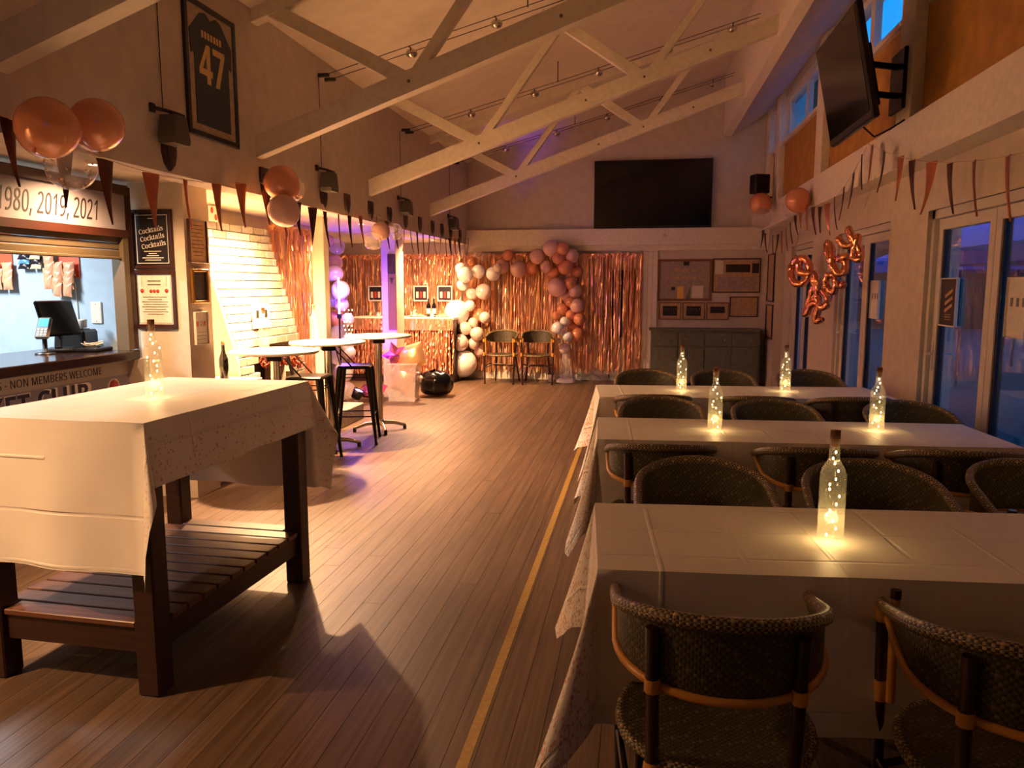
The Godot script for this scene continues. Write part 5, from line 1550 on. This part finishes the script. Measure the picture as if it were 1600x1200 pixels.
func build_right_things():
	var sag := func(a: Vector3, b: Vector3, d: float, n: int):
		var p := []
		for i in n + 1:
			var f := i / float(n)
			p.append(a.lerp(b, f) - Vector3(0, d * 4 * f * (1 - f), 0))
		return p
	bunting("rose gold flag bunting swinging from below the wall screen over the nearest glazed doors", sag.call(Vector3(1.74, 2.62, -6.62), Vector3(1.74, 2.10, -3.6), 0.12, 12), 0.34, 0.30, ["flag_rose", "flag_rose", "flag_dark"], 44, Vector3.LEFT)
	bunting("dark flag bunting drooping from the long beam over the middle glazed doors", sag.call(Vector3(1.76, 2.60, -6.68), Vector3(1.76, 2.42, -9.0), 0.22, 12), 0.30, 0.28, ["flag_dark", "flag_dark", "flag_rose"], 45, Vector3.LEFT)
	bunting("flag bunting hanging along the long beam near the small wall speaker", sag.call(Vector3(1.76, 2.42, -9.05), Vector3(1.76, 2.36, -12.1), 0.22, 12), 0.32, 0.26, ["flag_dark", "flag_rose"], 46, Vector3.LEFT)
	# wall-mounted screen, tilted down
	var tv = thing("wall_screen", "black flat screen on a wall arm, tilted down over the long tables", "television", Vector3(1.42, 2.96, -6.05))
	var tb := Basis(Vector3(0, 0, 1), 0.20) # leans its top into the room
	part(MB.new().cbox(Vector3.ZERO, Vector3(0.05, 0.75, 1.12), 0.01, tb), "body", M.black_plastic, tv)
	part(MB.new().box(tb * Vector3(-0.0265, 0.01, 0), Vector3(0.004, 0.67, 1.06), tb), "screen", M.screen, tv)
	part(MB.new().cbox(tb * Vector3(0.045, -0.05, 0), Vector3(0.05, 0.45, 0.7), 0.012, tb), "rear_housing", M.black_plastic, tv)
	part(MB.new().cbox(Vector3(0.13, -0.02, -0.0), Vector3(0.02, 0.42, 0.5), 0.005, tb), "mount_plate", M.black_metal, tv)
	for s in [-1, 1]: part(MB.new().bar(Vector3(0.12, s * 0.1, 0.05), Vector3(0.39, s * 0.1, -0.1), 0.03, 0.04), "mount_arm", M.black_metal, tv)
	part(MB.new().cbox(Vector3(0.39, 0, -0.1), Vector3(0.03, 0.42, 0.3), 0.005), "wall_plate", M.black_metal, tv)
	part(MB.new().tube([Vector3(0.1, -0.33, 0.1), Vector3(0.18, -0.42, 0.14), Vector3(0.3, -0.36, 0.08), Vector3(0.42, -0.28, 0.05)], 0.007, 6), "cable", M.black_plastic, tv)
	var sp = thing("wall_speaker", "small black loudspeaker on a bracket near the end wall", "speaker", Vector3(1.62, 2.91, -11.4), 0.35)
	part(MB.new().cbox(Vector3(0, 0, 0), Vector3(0.22, 0.26, 0.18), 0.012), "cabinet", M.black_plastic, sp)
	part(MB.new().box(Vector3(0, 0, 0.092), Vector3(0.19, 0.23, 0.006)), "grille", M.black_metal, sp)
	part(MB.new().tube([Vector3(0.0, -0.12, -0.05), Vector3(0.03, -0.17, -0.03), Vector3(0.21, -0.17, -0.04)], 0.014, 8), "bracket", M.black_metal, sp)
	# script foil balloon: joined letters reading oh baby, strung along the doors
	var sc = thing("script_balloon", "rose gold foil script balloon reading oh baby strung across the middle doors", "foil balloon", Vector3(1.70, 1.62, -9.25))
	var glyph := {
		"o": [Vector2(0.5, 0.75), Vector2(0.2, 0.85), Vector2(0.0, 0.5), Vector2(0.15, 0.1), Vector2(0.45, 0.0), Vector2(0.7, 0.3), Vector2(0.6, 0.75), Vector2(0.35, 0.85), Vector2(0.4, 0.4), Vector2(0.9, 0.35)],
		"h": [Vector2(0.0, 0.3), Vector2(0.25, 0.9), Vector2(0.2, 1.2), Vector2(0.08, 1.0), Vector2(0.1, 0.0), Vector2(0.2, 0.45), Vector2(0.45, 0.6), Vector2(0.5, 0.3), Vector2(0.5, 0.0), Vector2(0.75, 0.15)],
		"b": [Vector2(0.0, 0.3), Vector2(0.25, 0.9), Vector2(0.2, 1.2), Vector2(0.08, 1.0), Vector2(0.1, 0.1), Vector2(0.35, 0.0), Vector2(0.5, 0.3), Vector2(0.3, 0.55), Vector2(0.5, 0.45), Vector2(0.75, 0.4)],
		"a": [Vector2(0.5, 0.5), Vector2(0.25, 0.6), Vector2(0.05, 0.3), Vector2(0.2, 0.0), Vector2(0.45, 0.2), Vector2(0.52, 0.55), Vector2(0.52, 0.1), Vector2(0.75, 0.15)],
		"y": [Vector2(0.05, 0.6), Vector2(0.1, 0.2), Vector2(0.35, 0.1), Vector2(0.5, 0.6), Vector2(0.48, -0.2), Vector2(0.3, -0.5), Vector2(0.15, -0.3), Vector2(0.5, 0.0), Vector2(0.75, 0.2)]}
	var along := [[0.0, -0.10, 0.0, 0.34], [0.75, -0.42, -0.35, 0.32], [1.45, -0.34, 0.3, 0.28], [1.80, -0.20, 0.4, 0.27], [2.08, -0.04, 0.5, 0.26], [2.34, 0.16, 0.6, 0.25]]
	var word := ["o", "h", "b", "a", "b", "y"]
	for k in 6:
		var c := Curve3D.new()
		var gp: Array = glyph[word[k]]
		for i in gp.size():
			var p: Vector2 = gp[i]
			var a: Vector2 = gp[max(i - 1, 0)]
			var b: Vector2 = gp[min(i + 1, gp.size() - 1)]
			var t := (b - a) * 0.16
			c.add_point(Vector3(0, p.y, p.x), -Vector3(0, t.y, t.x), Vector3(0, t.y, t.x))
		var pts := []
		var rad := []
		var n := 44
		for i in n + 1:
			var q := c.sample_baked(c.get_baked_length() * i / n)
			pts.append(Vector3(-0.04 + 0.05 * sin(i * 0.3 + k), q.y, q.z))
			rad.append((0.125 + 0.012 * sin(i * 1.7)) * (0.5 if i == 0 or i == n else 1.0))
		part(MB.new().tube(pts, rad, 10), "letter", M.chrome_rose, sc, Vector3(0, along[k][1], along[k][0]), Basis(Vector3.UP, 0.75) * Basis(Vector3.RIGHT, -along[k][2]).scaled_local(Vector3.ONE * along[k][3]))
	part(MB.new().tube([Vector3(0.02, 0.3, 0.1), Vector3(0.1, 0.75, 0.0)], 0.002, 4), "ribbon", M.string, sc)
	part(MB.new().tube([Vector3(0.06, 0.5, 2.6), Vector3(0.12, 0.75, 2.62)], 0.002, 4), "ribbon", M.string, sc)
	# posters stuck on the glass
	var p = picture("glass_poster", "black poster with striped banner stuck on the nearest door pair's far pane", "poster", Vector3(2.095, 1.39, -5.70), 0.29, 0.33, 0.008, M.white_print, M.poster_black, -PI / 2)
	for i in 3: part(MB.new().box(Vector3(0, 0.06 - i * 0.05, 0.0108), Vector3(0.13, 0.022, 0.0014), Basis(Vector3(0, 0, 1), 0.35)), "banner", M.old_paper, p)
	for i in 3: print_box(p, M.old_paper, 0, -0.085 - i * 0.016, 0.1, 0.005, "text_line")
	var names := ["white paper notice with three small pictures taped to the nearest door pair's near pane", "white paper notice taped to the middle door pair's near pane"]
	for k in 2:
		var q = picture("glass_notice", names[k], "notice", Vector3(2.095, 1.38, [-4.72, -7.38][k]), 0.24, 0.34, 0.002, M.paper, M.paper, -PI / 2, "notices on the glass doors")
		for i in 3: print_box(q, M.steel_grey, -0.07 + i * 0.07, 0.03, 0.03, 0.05)

func build_outside():
	var g = structure(MB.new().span(Vector3(2.25, -0.25, -30), Vector3(22, -0.05, 8)), "patio", M.patio, "paved terrace outside the glazed doors", "ground")
	var names := ["blue pitched garden canopy beyond the nearest glazed doors", "blue pitched garden canopy farther along the terrace"]
	for k in 2:
		var c = thing("garden_canopy", names[k], "canopy", [Vector3(5.2, -0.05, -9.2), Vector3(6.0, -0.05, -14.5)][k], 0.2 * k, "garden canopies")
		var m := MB.new()
		for i in 4:
			var d := Basis(Vector3.UP, i * PI / 2)
			m.quad(d * Vector3(-1.5, 2.0, 1.5), d * Vector3(1.5, 2.0, 1.5), d * Vector3(0.05, 2.75, 0.05), d * Vector3(-0.05, 2.75, 0.05))
			m.quad(d * Vector3(1.48, 1.98, 1.48), d * Vector3(-1.48, 1.98, 1.48), d * Vector3(-0.05, 2.72, 0.05), d * Vector3(0.05, 2.72, 0.05))
		part(m, "roof_cloth", M.canopy, c)
		var v := MB.new()
		for i in 4:
			var d := Basis(Vector3.UP, i * PI / 2)
			v.box(d * Vector3(0, 1.9, 1.5), Vector3(3.0, 0.2, 0.01), d)
		part(v, "valance", M.canopy, c)
		for sx in [-1, 1]:
			for sz in [-1, 1]: part(MB.new().tube([Vector3(sx * 1.45, 0, sz * 1.45), Vector3(sx * 1.45, 2.0, sz * 1.45)], 0.025, 8), "pole", M.steel_grey, c)
	structure(MB.new().span(Vector3(15, -0.05, -34), Vector3(16, 9.0, 10)), "sky_block_wall", M.render_wall, "tall wall added beyond the terrace fence to block the sky", "building")  # added wall, raised until it hides the sky behind the door glass
	structure(MB.new().span(Vector3(2.3, -0.05, -31), Vector3(16, 9.0, -30)), "sky_block_hedge", M.hedge, "tall hedge added at the far end of the terrace to block the sky", "hedge")  # added screen as tall as the wall, keeps sky out of the doors
	var f = thing("garden_fence", "brown boarded fence at the far edge of the terrace", "fence", Vector3(14, -0.05, -14))
	for i in 60: part(MB.new().cbox(Vector3(0, 0.95, -14 + i * 0.48), Vector3(0.04, 1.9, 0.46), 0.01), "fence_board", M.far_fence, f)
